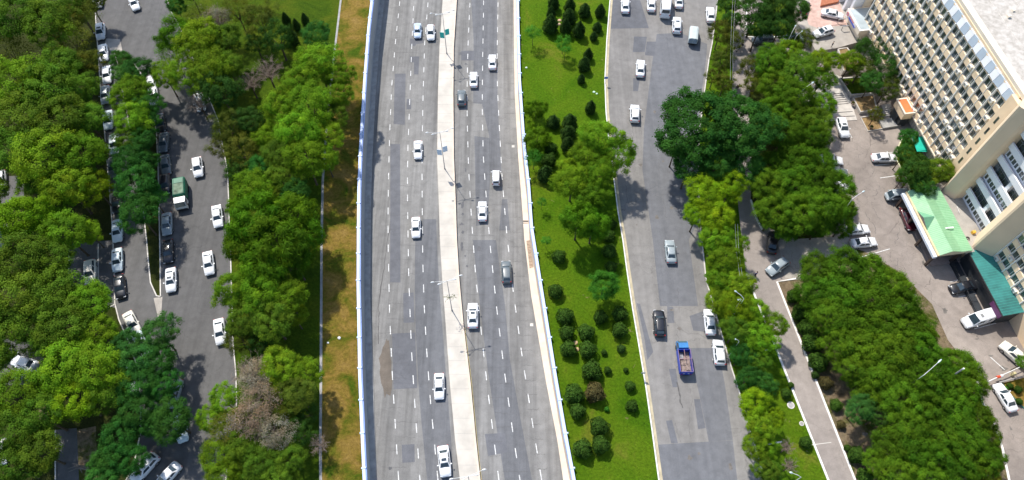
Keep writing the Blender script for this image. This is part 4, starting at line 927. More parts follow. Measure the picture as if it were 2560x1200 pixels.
for a in [('sedan',335,8,4,10,'white','white sedan driving at the top of the left street',''),('sedan',246,0,0,10,'white','white sedan at the top left kerb, cut by the top edge',''),('hatch',252,80,0,10,'white','white hatchback with shadowed roof, left kerb, second car down','s'),
          ('sedan',259,132,1,10,'white','white car under leaves at the left kerb, third down',''),('sedan',268,187,0,10,'white','white sedan at the left kerb beside the island tip',''),('sedan',264,237,0,10,'silver','pale car half under trees at the left kerb, fifth down',''),
          ('sedan',271,300,0,10,'ice','bluish car glimpsed through trees at the left kerb',''),('sedan',286,360,0,10,'ice','bluish grey sedan in the tree shade, left lane of the island',''),('sedan',284,418,0,10,'grey','dark car deep under the island trees',''),
          ('sedan',293,506,0,10,'black','black sedan under yellow green leaves in the service lane',''),('sedan',294,577,0,10,'ice','pale blue grey sedan in the service lane, upper of two',''),('sedan',294,650,0,10,'ice','pale blue grey sedan in the service lane, lower of two',''),
          ('sedan',300,717,1,10,'black','black sedan at the bottom of the service lane row',''),('sedan',331,808,5,10,'cream','cream sedan turned at an angle by the curved kerb',''),('sedan',352,858,4,10,'ice','pale car under bluish green leaves below the cream sedan',''),
          ('sedan',380,212,1,10,'white','white sedan in tree shade right of the island, upper','s'),('sedan',384,240,1,10,'white','white sedan peeking out below the island tree, right side',''),('sedan',402,308,1,10,'black','dark car under the island tree edge',''),
          ('sedan',410,356,-1,10,'grey','long dark grey sedan right of the island',''),('sedan',415,412,1,10,'grey','dark silver sedan right of the island, above the garbage truck',''),('hatch',414,462,0,10,'black','black car hidden beside the green garbage truck',''),
          ('sedan',418,560,0,10,'silver','silver sedan parked below the garbage truck',''),('sedan',421,629,0,10,'black','glossy black sedan parked right of the island',''),('sedan',428,700,0,10,'white','white sedan with sunroof at the foot of the island','s'),
          ('hatch',495,419,1,10,'white','small white car driving in the tree shadow above the garbage truck',''),('hatch',500,257,2,10,'white','white car seen through bare branches at the right kerb',''),('sedan',544,541,1,10,'white','white sedan at the right kerb beside the willow',''),
          ('sedan',522,658,1,10,'white','white sedan driving down the open left street',''),('sedan',550,829,1,10,'white','white sedan at the right kerb beside the dark conifer',''),('sedan',436,985,-3,10,'silver','silver car poking out of trees in the lower left street',''),
          ('sedan',452,1070,2,10,'ice','pale bluish sedan mostly under the lower street trees',''),('suv',362,1170,-9,10,'white','white crossover with roof rails parked slantwise at the bottom','rs'),('sedan',418,1192,-9,10,'white','white sedan parked slantwise at the bottom, rightmost',''),
          ('suv',226,680,0,10,'cream','cream boxy jeep parked on the yard paving',''),('sedan',322,950,3,10,'white','white car glimpsed between the lower street trees','')]:
    car(*a[:7], extra=a[7], group=G4, scale=1.08 if a[0] == 'hatch' else 1.0)
G5 = 'cars under the trees at the left edge'
for a in [('sedan',62,908,-10,-3,'white','white sedan parked under trees at the left edge',''),('sedan',72,938,-10,-2,'white','white car nosed beside the white sedan under the left trees',''),('sedan',8,885,10,2,'black','black car at the left edge beside white cars',''),
          ('sedan',2,592,0,10,'grey','dark car cut by the left edge at mid height',''),('hatch',4,450,0,10,'white','white car cut by the left edge in a gap between trees',''),('hatch',4,1130,0,10,'white','white car in the leaves at the lower left edge','')]:
    car(*a[:7], extra=a[7], group=G5)
G6 = 'cars parked at the big building'
Zp = 1.52
for a in [('sedan',2081,36,10,2,'white','white sedan on the pink paving near the brick steps','',Zp),('hatch',2058,81,-10,3,'white','white hatchback with sunroof on the paved terrace','s',Zp),('hatch',2011,20,3,-10,'black','black car with lit red tail lamp by the pink paving','',Zp*0+.9),
          ('suv',1908,100,-10,1,'grey','dark grey crossover nose left at the promenade corner','',.03),('sedan',1980,96,-10,1,'ice','pale silver sedan partly under the olive conifer','',.03),('suv',2106,319,3,10,'white','white crossover parked below the stone stairs','rs',.03),
          ('sedan',2210,395,10,0,'white','white sedan alone in the marked bay','',.03),('sedan',2076,400,10,1,'white','white sedan emerging from the grove, upper right side','',.03),('sedan',2088,430,10,1,'grey','dark car almost hidden at the grove edge','',.03),('sedan',2096,466,10,-1,'white','white car hidden in the grove edge below the dark car','',.03),
          ('van',2240,489,-10,1,'silver','silver minivan beside the green canopy','',.03),('sedan',2141,575,10,-1,'white','white sedan half under the middle grove','',.03),('sedan',2159,607,10,-1,'white','white sedan parked just below the middle grove','',.03),
          ('sedan',1931,606,1,-10,'black','black sedan at the promenade edge','',.03),('hatch',1943,667,-10,7,'silver','small silver hatchback parked askew by the driveway','',.03),('sedan',2407,718,-10,2,'black','black sedan in the bay by the teal roof','',.03),
          ('suv',2535,886,-9,-8,'cream','pale cream off-road car near the barrier gate','r',.03),('sedan',2512,994,-6,-10,'white','white sedan leaving past the barrier gate','',.03),('sedan',2270,548,4,10,'burgundy','dark burgundy car in the shade of the green canopy','',.03)]:
    car(*a[:7], extra=a[7], group=G6, z=a[8], scale=1.08 if a[0] == 'hatch' else 1.05 if a[0] == 'van' else 1.0)
bv = car('bigvan',2447,797,-10,3,'white','white delivery van with long roof beside the teal roof', group=G6, z=.03, cat='van')
rv = MB().box(-.28, .28, -.22, .22, 0, .06).build('roof_vent', M['chrome'], bv, (0, .3, 2.3))

def trucks():
    # blue flatbed truck with open load bed
    loc = P(1709, 893, .9); a = heading(1709, 890, -1.4, -10)
    t = empty('flatbed_truck', (loc.x, loc.y, .016), a); tag(t, 'blue truck with rusty open load bed driving up the right street', 'truck', G2)
    blue = plain('truck_blue', (.015, .055, .40), .35, .5, 0, .15); blue2 = plain('truck_cab_blue', (.05, .22, .50), .3, .6, 0, .12); rust = plain('rusty_bed', (.26, .20, .17), .8, .3, 0, .5, 2.5)
    b = MB(); b.add([(-.95,1.15,.5),(.95,1.15,.5),(.95,2.85,.5),(-.95,2.85,.5),(-.93,1.15,1.3),(.93,1.15,1.3),(.93,2.85,1.15),(-.93,2.85,1.15),(-.82,1.3,2.05),(.82,1.3,2.05),(.80,2.2,2.0),(-.80,2.2,2.0)],
        [(0,1,5,4),(1,2,6,5),(2,3,7,6),(3,0,4,7),(4,5,9,8),(5,6,10,9),(6,7,11,10),(7,4,8,11),(8,9,10,11)]); b.build('cab', blue2, t)
    g = MB(); g.add([(-.8,2.83,1.22),(.8,2.83,1.22),(.73,2.26,1.93),(-.73,2.26,1.93)], [(0,3,2,1)]); g.v = [(x, y+.012, z+.012) for x, y, z in g.v]; g.build('windshield', M['glassb'], t)
    for s in (-1, 1):
        g = MB(); g.add([(s*.945,1.4,1.32),(s*.945,2.6,1.25),(s*.83,2.15,1.9),(s*.85,1.42,1.95)], [(0,1,2,3)] if s > 0 else [(0,3,2,1)]); g.build('side_window', M['glass'], t)
    b = MB(); b.box(-1.0,1.0,-2.9,1.0,.72,.85,0)
    b.build('bed_floor', rust, t)
    b = MB(); b.box(-1.14,-1.0,-2.95,1.05,.75,1.95,0); b.box(1.0,1.12,-2.95,1.05,.75,1.95,0); b.box(-1.0,1.0,-3.06,-2.92,.55,1.95,0); b.box(-1.0,1.0,.98,1.06,.75,1.95,0); b.build('bed_side', blue, t)
    b = MB(); b.box(-1.06,-1.0,-2.97,1.07,1.95,2.0); b.box(1.0,1.06,-2.97,1.07,1.95,2.0); b.box(-1.0,1.0,-.75,-.68,1.92,2.0); b.box(-.04,.04,-.7,.98,1.92,1.98); b.box(-.98,.98,-3.0,-2.96,1.95,2.0); b.build('bed_rail', plain('red_rail', (.34,.20,.20), .7, .3, 0, .3), t)
    c = MB(); c.box(-.8,-.1,-.4,.7,.86,1.05); MB().box(.2,.8,-2.4,-1.4,.86,1.0).build('load', rust, t); c.build('load', plain('load_grey', (.30,.30,.32), .8, .3, 0, .4), t)
    k = MB(); k.box(-.45,.45,-3.1,1.2,.45,.7); k.build('chassis', M['trim'], t)
    w_ = CARP['suv'][0]['wheel'][0]
    for x in (-.88, .88):
        for y in (1.95, -1.8): o = link('wheel', w_, t, (x, y, .40)); o.scale = (1.1, 1.12, 1.12)
    for x in (-.75, .75): MB().box(-.14,.14,-.03,.03,-.08,.08).build('taillight', M['lampr'], t, (x, -3.09, .95))
    for x in (-.45, .35): MB().box(-.12,.12,-.02,.02,-.1,.1).build('sticker', M['white'], t, (x, -3.08, 1.3))
    # pale grey box truck with tarpaulin
    loc = P(1733, 88, 1.0); a = heading(1732, 82, .9, -10)
    t = empty('tarpaulin_truck', (loc.x, loc.y, .016), a); tag(t, 'pale grey small truck with rounded tarpaulin box and grey rear flap', 'truck', G2)
    tarp = plain('pale_tarpaulin', (.52, .58, .57), .6, .3, 0, .08)
    b = MB(); b.add([(-.9,1.3,.5),(.9,1.3,.5),(.9,2.45,.5),(-.9,2.45,.5),(-.86,1.3,1.75),(.86,1.3,1.75),(.82,2.05,1.72),(-.82,2.05,1.72),(.88,2.42,1.1),(-.88,2.42,1.1)], [(0,1,5,4),(1,2,8,6,5),(2,3,9,8),(3,0,4,7,9),(4,5,6,7),(6,8,9,7)]); b.build('cab', plain('truck_white', (.7,.72,.72), .4, .5), t)
    g = MB(); g.add([(-.78,2.40,1.18),(.78,2.40,1.18),(.74,2.09,1.66),(-.74,2.09,1.66)], [(0,3,2,1)]); g.v = [(x, y+.015, z+.01) for x, y, z in g.v]; g.build('windshield', M['glass'], t)
    b = MB(); n = 6; sec = [(-1.0, .8), (-1.02, 1.9), (-.9, 2.15), (-.5, 2.3), (.5, 2.3), (.9, 2.15), (1.02, 1.9), (1.0, .8)]
    ys = [-2.4, -2.3, -1, 0, 1.2, 1.55]; vs = []
    for i, y in enumerate(ys):
        kx = .96 if i in (0,) else 1; kz = .0 if i < 5 else -.15
        vs += [(x*kx*(1 if i < 5 else .9), y, z+(kz if z > 1 else 0)) for x, z in sec]
    fs = [(i*8+k, i*8+k+1, (i+1)*8+k+1, (i+1)*8+k) for i in range(5) for k in range(7)]; fs = [tuple(reversed(f)) for f in fs]
    fs += [tuple(range(8)), tuple(range(47, 39, -1))]; b.add(vs, fs, 0, False); b.build('tarpaulin_box', tarp, t)
    b = MB(); b.box(-.88,-.05,-2.44,-2.405,.9,2.0); b.box(.05,.88,-2.44,-2.405,.9,2.0); b.build('rear_flap', plain('flap_blue_grey', (.28,.36,.44), .5, .3, 0, .15), t)
    b = MB(); b.box(-.96,.96,-2.45,1.3,.62,.8); b.box(-.4,.4,-2.5,2.3,.4,.62); b.build('chassis', M['trim'], t)
    for x in (-.8, .8):
        for y in (1.75, -1.5): link('wheel', w_, t, (x, y, .36))
    # green garbage truck, cab towards the viewer
    loc = P(452, 487, 1.4); a = heading(451, 490, .3, 10)
    t = empty('garbage_truck', (loc.x, loc.y, .016), a); tag(t, 'green garbage truck with dusty roof and white cab', 'truck', G4)
    green = plain('truck_green', (.015, .15, .08), .5, .4, 0, .25, 1.2); dusty = plain('dusty_green_roof', (.17, .23, .16), .8, .2, 0, .45, 1.3)
    b = MB(); sec = [(-1.15, .9), (-1.2, 2.4), (-1.0, 2.75), (1.0, 2.75), (1.2, 2.4), (1.15, .9)]; ys = [-3.4, -3.1, .7, .9]; vs = []
    for i, y in enumerate(ys): vs += [(x*(1 if i in (1, 2) else .94), y, (z if z < 1 else z-(0 if i in (1, 2) else .25))) for x, z in sec]
    fs = [(i*6+k, i*6+k+1, (i+1)*6+k+1, (i+1)*6+k) for i in range(3) for k in range(5)]; fs = [tuple(reversed(f)) for f in fs]+[tuple(range(6)), tuple(range(23, 17, -1))]
    b.add(vs, fs); b.build('container', green, t)
    b = MB(); b.box(-.98,.98,-2.0,.6,2.751,2.79); b.build('container_roof', dusty, t)
    b = MB(); b.box(-1.0,1.0,-1.95,-1.87,2.79,2.85); b.box(-.9,-.82,-3.0,.6,2.79,2.84); b.box(.82,.9,-3.0,.6,2.79,2.84); b.build('roof_rib', green, t)
    wc = plain('cab_white', (.72,.72,.68), .4, .5, 0, .1)
    b = MB(); b.add([(-1.1,1.15,.6),(1.1,1.15,.6),(1.1,3.0,.6),(-1.1,3.0,.6),(-1.05,1.15,2.35),(1.05,1.15,2.35),(1.0,2.45,2.32),(-1.0,2.45,2.32),(1.08,2.95,1.35),(-1.08,2.95,1.35)], [(0,1,5,4),(1,2,8,6,5),(2,3,9,8),(3,0,4,7,9),(4,5,6,7),(6,8,9,7)]); b.build('cab', wc, t)
    g = MB(); g.add([(-.95,2.93,1.45),(.95,2.93,1.45),(.88,2.50,2.25),(-.88,2.50,2.25)], [(0,3,2,1)]); g.v = [(x, y+.015, z+.015) for x, y, z in g.v]; g.build('windshield', M['glass'], t)
    for s in (-1, 1):
        g = MB(); g.add([(s*1.10,1.5,1.4),(s*1.10,2.75,1.4),(s*1.03,2.4,2.15),(s*1.05,1.5,2.15)], [(0,1,2,3)] if s > 0 else [(0,3,2,1)]); g.build('side_window', M['glass'], t)
        MB().box(-.09,.09,-.05,.05,-.2,.2).build('mirror', M['trim'], t, (s*1.28, 2.7, 1.7))
    b = MB(); b.box(-.5,.5,-3.3,2.9,.5,.9); b.box(-1.0,1.0,2.95,3.12,.5,.85); b.build('chassis', M['trim'], t)
    for x in (-.98, .98):
        for y in (2.2, -1.6, -2.6): o = link('wheel', w_, t, (x, y, .45)); o.scale = (1.2, 1.25, 1.25)
    for x in (-.7, .7): MB().box(-.16,.16,-.03,.03,-.09,.09).build('headlight', M['lampw'], t, (x, 3.02, 1.05))
trucks()
# ------------------------------------------------------------------ the big building (frame: +X runs down the facade, +Y comes out of it)
AO = P(2336, 386, 3.5); UA = R(-81.7)
U = Vector((math.cos(UA), math.sin(UA), 0)); N_ = Vector((-abs(math.sin(UA)), -math.cos(UA), 0))
BM = Matrix(((U.x, N_.x, 0, AO.x), (U.y, N_.y, 0, AO.y), (0, 0, 1, 0), (0, 0, 0, 1)))
class BB(MB):       # same builder, fed in facade coordinates; the frame mirrors, so faces are flipped back
    def add(s, vs, fs, mi=0, smooth=False): return MB.add(s, [BM @ Vector(v) for v in vs], [tuple(reversed(f)) for f in fs], mi, smooth)
def BP(x, y, z): return BM @ Vector((x, y, z))
beige = plain('beige_render', (.92, .70, .47), .85, .2, 0, .10, .35); tan = plain('tan_render', (.78, .62, .44), .85, .2, 0, .06, .2)
cream = plain('cream_render', (.84, .74, .60), .85, .2, 0, .07, .3); finm = plain('pale_fin', (.93, .90, .85), .7, .3, 0, .10, .8)
wpanel = plain('white_panel', (.84, .85, .88), .6, .3, 0, .06, .4); roofm = NT('roof_screed')
_a = roofm.noise(.12, 6, .7, .5); _b = roofm.noise(.9, 5, .75); _c = roofm.mix(.6, roofm.ramp(_a, [(.3, (.44, .40, .34)), (.5, (.58, .54, .48)), (.7, (.66, .62, .56))]), roofm.ramp(_b, [(.35, (.28, .25, .21)), (.6, (.60, .56, .51))]))
roofm = roofm.fin(_c, .9, .2)
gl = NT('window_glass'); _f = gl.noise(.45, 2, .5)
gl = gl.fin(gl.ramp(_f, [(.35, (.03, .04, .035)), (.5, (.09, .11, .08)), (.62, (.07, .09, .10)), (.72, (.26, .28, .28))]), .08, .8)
bluep = plain('pale_blue_panel', (.52, .60, .68), .6, .3, 0, .06, .4)
orange = plain('orange_roof', (.78, .22, .08), .7, .2, 0, .1); tealm = plain('teal_sheet', (.03, .17, .155), .5, .4, 0, .4, .4)
dark = plain('dark_shopfront_and_recess', (.04, .045, .05), .4, .5, 0, .3, .6)
def facade(root, x0, ncols, z0, nrows, fh, mod, n0, roofz):
    """modules of two bays; returns count of windows built as parts"""
    W = ncols*mod
    wl = BB(); wl.box(x0, x0+W, n0-1.2, n0-.28, z0, z0+nrows*fh+2.0); wl.build('wall', beige, root)
    sp = BB(); wins = []
    half = mod/2
    for r in range(nrows):
        z = z0+r*fh; sp = BB()
        for c in range(ncols*2):
            xa = x0+c*half; sp.box(xa+.10, xa+half-.06, n0-.28, n0-.02, z, z+fh*.42)
            sp.box(xa+.10, xa+half-.06, n0-.28, n0-.16, z+fh*.94, z+fh)
            wins.append((xa, z+fh*.42, c, r))
        sp.box(x0, x0+W, n0-.30, n0-.10, z-.02, z+.06); sp.build('spandrel_band', beige, root)
    for c in range(ncols*2+1):
        xa = x0+c*half; th, pr = (.075, .40) if c % 2 == 0 else (.04, .30)
        f = BB(); f.box(xa-th, xa+th, n0-.30, n0+pr-.28, z0-.0, z0+nrows*fh+.25); f.build('fin', finm, root)
    wins.sort(key=lambda w_: (w_[3]*0-w_[0]*1.0-w_[1]*.9))
    def one(mb, w_):
        xa, z, c, r = w_; a, b_ = xa+.13, xa+half-.11; zt = z+fh*.53
        mb.box(a, b_, n0-.28, n0-.235, z+.02, zt, 0); mb.box(a-.05, b_+.05, n0-.28, n0-.20, z-.02, z+.07, 1); mb.box((a+b_)/2-.03+.22, (a+b_)/2+.03+.22, n0-.235, n0-.21, z+.07, zt, 1)
        mb.box(a-.05, a, n0-.28, n0-.21, z+.07, zt, 1); mb.box(b_, b_+.05, n0-.28, n0-.21, z+.07, zt, 1)
    return wins, one
bld = empty('office_building', (AO.x, AO.y, 0)); tag(bld, 'tall beige office block with rows of windows, white fins and pale flat roof', 'building')
ROOT = []
def own(o):     # keep world placement under the building
    o.parent = bld; o.location = (-AO.x, -AO.y, 0); return o
_build = BB.build
def bbuild(s, name, mats, parent=None, loc=None):
    o = MB.build(s, name, mats, None)
    if parent is bld: own(o)
    return o
BB.build = bbuild
FH = 2.87; X0 = -36.6; NC = 13; MOD = 3.15
wins, one = facade(bld, X0, NC, 3.5, 7, FH, MOD, 0, 25.5)
wins2, one2 = facade(bld, 23.6, 6, 3.9, 7, FH, MOD, 0, 25.5)
allw = [(w_, one) for w_ in wins]+[(w_, one2) for w_ in wins2]
def visible(w_):
    p = BP(w_[0]+.8, 0, w_[1]+1); q = depth(p); X = 1280+F*p.x/q; v = p.y*math.sin(TILT)+(p.z-CAM_H)*math.cos(TILT); Y = 600-F*v/q
    return 0 < X < 2600 and -20 < Y < 1200, q
vis = sorted([(visible(w_[0])[1], w_) for w_ in allw if visible(w_[0])[0]], key=lambda t: t[0]); pick = [t[1] for t in vis[:98]]; ids = set(id(t[0]) for t in pick)
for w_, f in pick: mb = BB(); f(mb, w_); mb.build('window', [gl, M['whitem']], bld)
rest = BB()
for w_, f in allw:
    if id(w_) not in ids: f(rest, w_)
o = rest.build('window', [gl, M['whitem']], bld); o['kind'] = 'stuff'
XE = X0+NC*MOD
# body of the block, recessed ground floor, roof
b = BB(); b.box(X0, XE, -17, -1.2, 0, 26.0); b.box(XE, 23.6, -17, -3.2, 0, 26.0); b.box(23.6, 60, -17, -1.2, 0, 26.0); b.build('core_wall', cream, bld)
b = BB(); b.box(X0, 9.0, -2.0, -1.21, .0, 3.5); b.build('shopfront', dark, bld)
b = BB(); b.box(X0, XE+.1, -1.2, .15, 3.22, 3.5); b.build('canopy_edge', cream, bld)
m = BB()
for k in range(0, 60):
    xx = X0+.4+k*.75
    if xx < 8.8: m.box(xx-.03, xx+.03, -1.21, -1.15, .1, 3.2)
m.build('shopfront_mullions', M['chrome'], bld)
ZT = 3.5+7*FH   # 23.6
for k in range(NC):        # folded white attic plates
    xa = X0+k*MOD; xm = xa+MOD*.52; xb = xa+MOD
    for nm, (p, q) in (('attic_plate', ((xa, 0), (xm, .16))), ('attic_panel', ((xm, .16), (xb, .02)))):
        f = BB(); f.add([(p[0]+.04, p[1]-.05, ZT+.30), (q[0]-.04, q[1]-.05, ZT+.30), (q[0]-.04, q[1]*.9-.35, ZT+2.1), (p[0]+.04, p[1]*.9-.35, ZT+2.1), (p[0]+.04, -.5, ZT+.30), (q[0]-.04, -.5, ZT+.3), (q[0]-.04, -.5, ZT+2.1), (p[0]+.04, -.5, ZT+2.1)],
                 [(0,1,2,3),(5,4,7,6),(3,2,6,7),(1,0,4,5),(0,3,7,4),(2,1,5,6)][0:6]); f.build(nm, wpanel if nm == 'attic_plate' else bluep, bld)
b = BB(); b.box(X0-.2, XE+1, -1.9, -.45, ZT+2.15, ZT+2.65); b.build('attic_cornice', beige, bld)
RZ = 26.5
b = BB(); b.box(X0-.3, XE+2.4, -17.2, -1.75, RZ-.45, RZ); b.box(XE+2.4, 60, -17.2, -3.0, RZ-.45, RZ); b.build('roof', roofm, bld)
b = BB(); b.box(X0-.3, XE+2.4, -1.75, -.55, RZ-.4, RZ+.45); b.box(XE+2.4, 60, -3.4, -3.0, RZ-.4, RZ+.55); b.box(X0-.3, 60, -17.6, -17.2, RZ-.4, RZ+.5); b.build('parapet', cream, bld)
rr = random.Random(9)
for k in range(9):
    x, y = rr.uniform(-34, 3), rr.uniform(-15, -5); f = BB(); hh = rr.uniform(.3, .7); s_ = rr.uniform(.15, .35); f.box(x-s_, x+s_, y-s_, y+s_, RZ, RZ+hh, 0); f.build('roof_vent', cream, bld)
f = BB(); f.box(-34, 4, -6.06, -6.0, RZ, RZ+.04); f.box(-34, 4, -10.56, -10.5, RZ, RZ+.04); f.build('roof_seam', M['kerb'], bld)
# end strip, pylons of triangular plan, stair bay with white balustrades
b = BB(); b.box(XE, 7.0, -1.2, .25, 3.5, ZT+2.2); b.build('end_strip', beige, bld)
b = BB()
for k in range(6): b.box(XE+.9, XE+1.35, .25, .27, 5.0+k*FH*1.0+.3, 5.0+k*FH+1.9)
b.build('slit_windows', gl, bld)
def pylon(pts, z0, z1, mt):
    f = BB(); n = len(pts); vs = [(x, y, z0) for x, y in pts]+[(x, y, z1) for x, y in pts]
    f.add(vs, [(i, (i+1) % n, n+(i+1) % n, n+i) for i in range(n)]+[tuple(range(n, 2*n))]); f.build('pylon', mt, bld)
pylon([(6.2, -3.2), (6.6, .3), (8.3, 2.5), (8.7, 2.75), (9.1, 2.6), (10.4, 1.6), (10.65, 1.2), (10.7, -3.2)], 0, 28.3, tan)
pylon([(18.6, -3.2), (18.6, .4), (20.9, 2.6), (21.3, 2.6), (23.5, .3), (23.6, -3.2)], 0, 28.3, tan)
for k in range(7):
    z = 4.2+k*3.35
    b = BB(); b.box(10.7, 18.6, .0, .3, z+2.1, z+3.35) ; b.box(10.7, 18.6, -.5, .0, z+2.1, z+2.35); b.build('balustrade', wpanel, bld)
    if k % 2 == 0:
        b = BB(); b.box(10.7, 18.6, -.7, -.45, z-.9, z+2.1); b.build('bay_wall', wpanel, bld)
        b = BB()
        for j in range(9): b.box(10.95+j*.85, 10.95+j*.85+(.66 if j % 3 else .5), -.45, -.43, z+.2, z+1.2)
        b.build('bay_window', gl, bld)
    else:
        b = BB(); b.box(10.7, 18.6, -1.0, -.75, z-.9, z+2.1); b.build('bay_glazing', gl, bld)
        b = BB(); b.box(15.4, 16.1, -.75, -.02, z-.8, z+2.09); b.build('bay_pier', wpanel, bld)
        b = BB()
        for j in range(7): b.box(11.5+j*1.1, 11.56+j*1.1, -.75, -.70, z-.9, z+2.09)
        b.box(10.7, 18.6, -.75, -.70, z+.6, z+.68); b.build('bay_mullions', M['chrome'], bld)
b = BB(); b.box(10.7, 18.6, -3.2, -1.95, 0, 26); b.build('bay_back_wall', tan, bld)
b = BB(); b.box(6.8, 22.0, .5, 4.2, 3.3, 3.9); b.box(10.65, 18.6, -1.95, .5, 3.3, 3.9); b.build('terrace_floor', M['slab'], bld)
# attached teal awning roof
tl = empty('teal_awning', (AO.x, AO.y, 0)); tag(tl, 'teal sheet awning roof with dark edge along the lower facade', 'awning')
def ownt(o, r): o.parent = r; o.location = (-r.location.x, -r.location.y, -r.location.z); return o
f = BB(); f.add([(21.6, 3.6, 3.75), (34.6, 3.6, 3.75), (34.6, -.1, 4.3), (21.9, -.1, 4.3), (21.6, 3.6, 3.6), (34.6, 3.6, 3.6), (34.6, -.1, 4.15), (21.9, -.1, 4.15)], [(0,1,2,3),(7,6,5,4),(1,0,4,5),(2,1,5,6),(3,2,6,7),(0,3,7,4)]); ownt(f.build('roof_sheet', tealm), tl)
f = BB()
for k in range(27): f.add([(21.9+k*.48, 3.62, 3.755), (21.95+k*.48, 3.62, 3.755), (21.95+k*.48, -.1, 4.315), (21.9+k*.48, -.1, 4.315)], [(0,1,2,3)])
ownt(f.build('sheet_ribs', plain('teal_rib', (.05,.30,.26), .5, .4)), tl)
f = BB(); f.box(21.4, 34.7, 3.6, 3.8, 3.2, 3.85); ownt(f.build('fascia', M['trim']), tl)
f = BB(); f.box(31.6, 34.6, 3.8, 3.86, 2.6, 3.7); ownt(f.build('purple_board', plain('purple_board', (.13,.04,.12), .6, .3)), tl)
f = BB(); f.box(21.6, 34.4, .2, 3.3, .02, 3.58); ownt(f.build('glazed_front', dark), tl)
f = BB()
for k in range(4): f.tube((22.2+k*4.0, 5.4, 0), (22.2+k*4.0, 5.4, 1.1), .05, .05, 6)
f.tube((21.6, 5.4, 1.1), (34.2, 5.4, 1.1), .06, .06, 6); f.tube((22.4, 5.4, 1.1), (22.4, 3.7, 3.2), .04, .04, 5); f.tube((29.6, 5.4, 1.1), (29.6, 3.8, 1.3), .04, .04, 5)
o = f.build('handrail', M['trim']); tag(o, 'dark metal handrail in front of the teal awning', 'railing')
f = BB(); f.box(21.4, 34.0, 3.9, 5.3, .02, .45); o = f.build('entrance_plinth', dark); tag(o, 'dark raised plinth below the teal awning', 'plinth')
f = BB(); f.box(21.2, 60, -1.2, .02, .0, 3.9); f.build('lower_wall', beige, bld)
# air conditioners
acm = MB(); acm.box(-.42, .42, 0, .34, 0, .62)
AC0 = None; ra = random.Random(4)
cells = [(c, r) for c in range(NC*2) for r in range(7)]; ra.shuffle(cells); cells = cells[:40]+[(24, 1), (22, 2)]; cells = sorted(set(cells)); 
cells2 = [(c, r) for c in range(8) for r in range(5) if (c*7+r*5) % 4 == 0]
acs = [(X0, 3.5, c, r) for c, r in cells]+[(23.6, 3.9, c, r) for c, r in cells2]
grille = MB(); grille.tube((0, 0, 0), (0, .02, 0), .24, .24, 14); GRM = grille.mesh('fan_grille', M['chrome']); ACM = acm.mesh('casing', plain('ac_white', (.78, .74, .66), .5, .4, 0, .08))
nr = {0: 'lowest', 1: 'second', 2: 'third', 3: 'fourth', 4: 'fifth', 5: 'sixth', 6: 'top'}
for x0, z0, c, r in acs:
    px_, n_ = x0+(c+.5)*MOD/2, -.02
    p = BP(px_, n_+.03, z0+r*FH+.62)
    t = empty('air_conditioner', p, UA); link('casing', ACM, t).scale = (1, -1 if False else 1, 1); 
    t.rotation_euler = (0, 0, math.atan2(N_.y, N_.x)-math.pi/2)
    link('fan_grille', GRM, t, (.1, .34, .31))
    side = 'main' if x0 < 0 else 'lower right'
    cc = (NC*2-c) if x0 < 0 else (c+1)
    tag(t, f'white air conditioner on the {side} facade, {nr[r]} storey, column {cc} from the pylon', 'air conditioner', 'air conditioners on the facade')
# green entrance canopy
cn = empty('entrance_canopy', BP(15, 7, 0)); tag(cn, 'green ribbed metal roof canopy with small gable on dark columns', 'canopy')
gr = NT('green_ribbed_sheet'); gf = gr.noise(.5, 5, .7)
gcol = gr.ramp(gf, [(.3, (.20, .43, .22)), (.55, (.27, .52, .28)), (.68, (.31, .56, .31)), (.78, (.52, .58, .34))]); gr = gr.fin(gcol, .55, .4)
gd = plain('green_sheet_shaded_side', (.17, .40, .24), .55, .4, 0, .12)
def cown(o): return ownt(o, cn)
ZC = 4.3; XA, XB = 8.0, 22.0; NA, NR, NB = 10.4, 7.6, 3.4
def qd(mb, a, b_, c, d): mb.add([a, b_, c, d], [(0, 1, 2, 3)])
f = BB(); qd(f, (XA, NA-.9, ZC), (XB, NA-.9, ZC), (XB, NR, ZC+1.05), (XA, NR, ZC+1.05)); cown(f.build('roof_slope', gr))
f = BB(); qd(f, (XA, NR, ZC+1.05), (XB, NR, ZC+1.05), (XB, NB+2.1, ZC+.35), (XA, NB+2.1, ZC+.35)); qd(f, (XA, NB+2.1, ZC+.35), (XB, NB+2.1, ZC+.35), (XB, NB, ZC+.30), (XA, NB, ZC+.30)); cown(f.build('roof_slope', gr))
f = BB()
k = XA+.1
while k < XB:
    f.add([(k, NA-.9, ZC+.01), (k+.07, NA-.9, ZC+.01), (k+.07, NR, ZC+1.08), (k, NR, ZC+1.08)], [(0,1,2,3)])
    f.add([(k, NR, ZC+1.08), (k+.07, NR, ZC+1.08), (k+.07, NB+2.1, ZC+.38), (k, NB+2.1, ZC+.38)], [(0,1,2,3)]); f.add([(k, NB+2.1, ZC+.38), (k+.07, NB+2.1, ZC+.38), (k+.07, NB, ZC+.33), (k, NB, ZC+.33)], [(0,1,2,3)]); k += .36
cown(f.build('sheet_ribs', plain('rib_green_light', (.38, .64, .40), .5, .4)))
gx = 14.6; f = BB()   # cross gable
f.add([(gx-2.1, NA-.9, ZC+.01), (gx, NA-.5, ZC+1.25), (gx, NR+.1, ZC+1.12)], [(0,1,2)]); f.add([(gx+2.1, NA-.9, ZC+.01), (gx, NA-.5, ZC+1.25), (gx, NR+.1, ZC+1.12)], [(2,1,0)]); cown(f.build('gable_roof', gd))
f = BB(); f.add([(gx-2.1, NA-.88, ZC), (gx+2.1, NA-.88, ZC), (gx, NA-.52, ZC+1.24)], [(0,1,2)]); cown(f.build('gable_face', plain('gable_grey', (.30,.27,.24), .8, .2)))
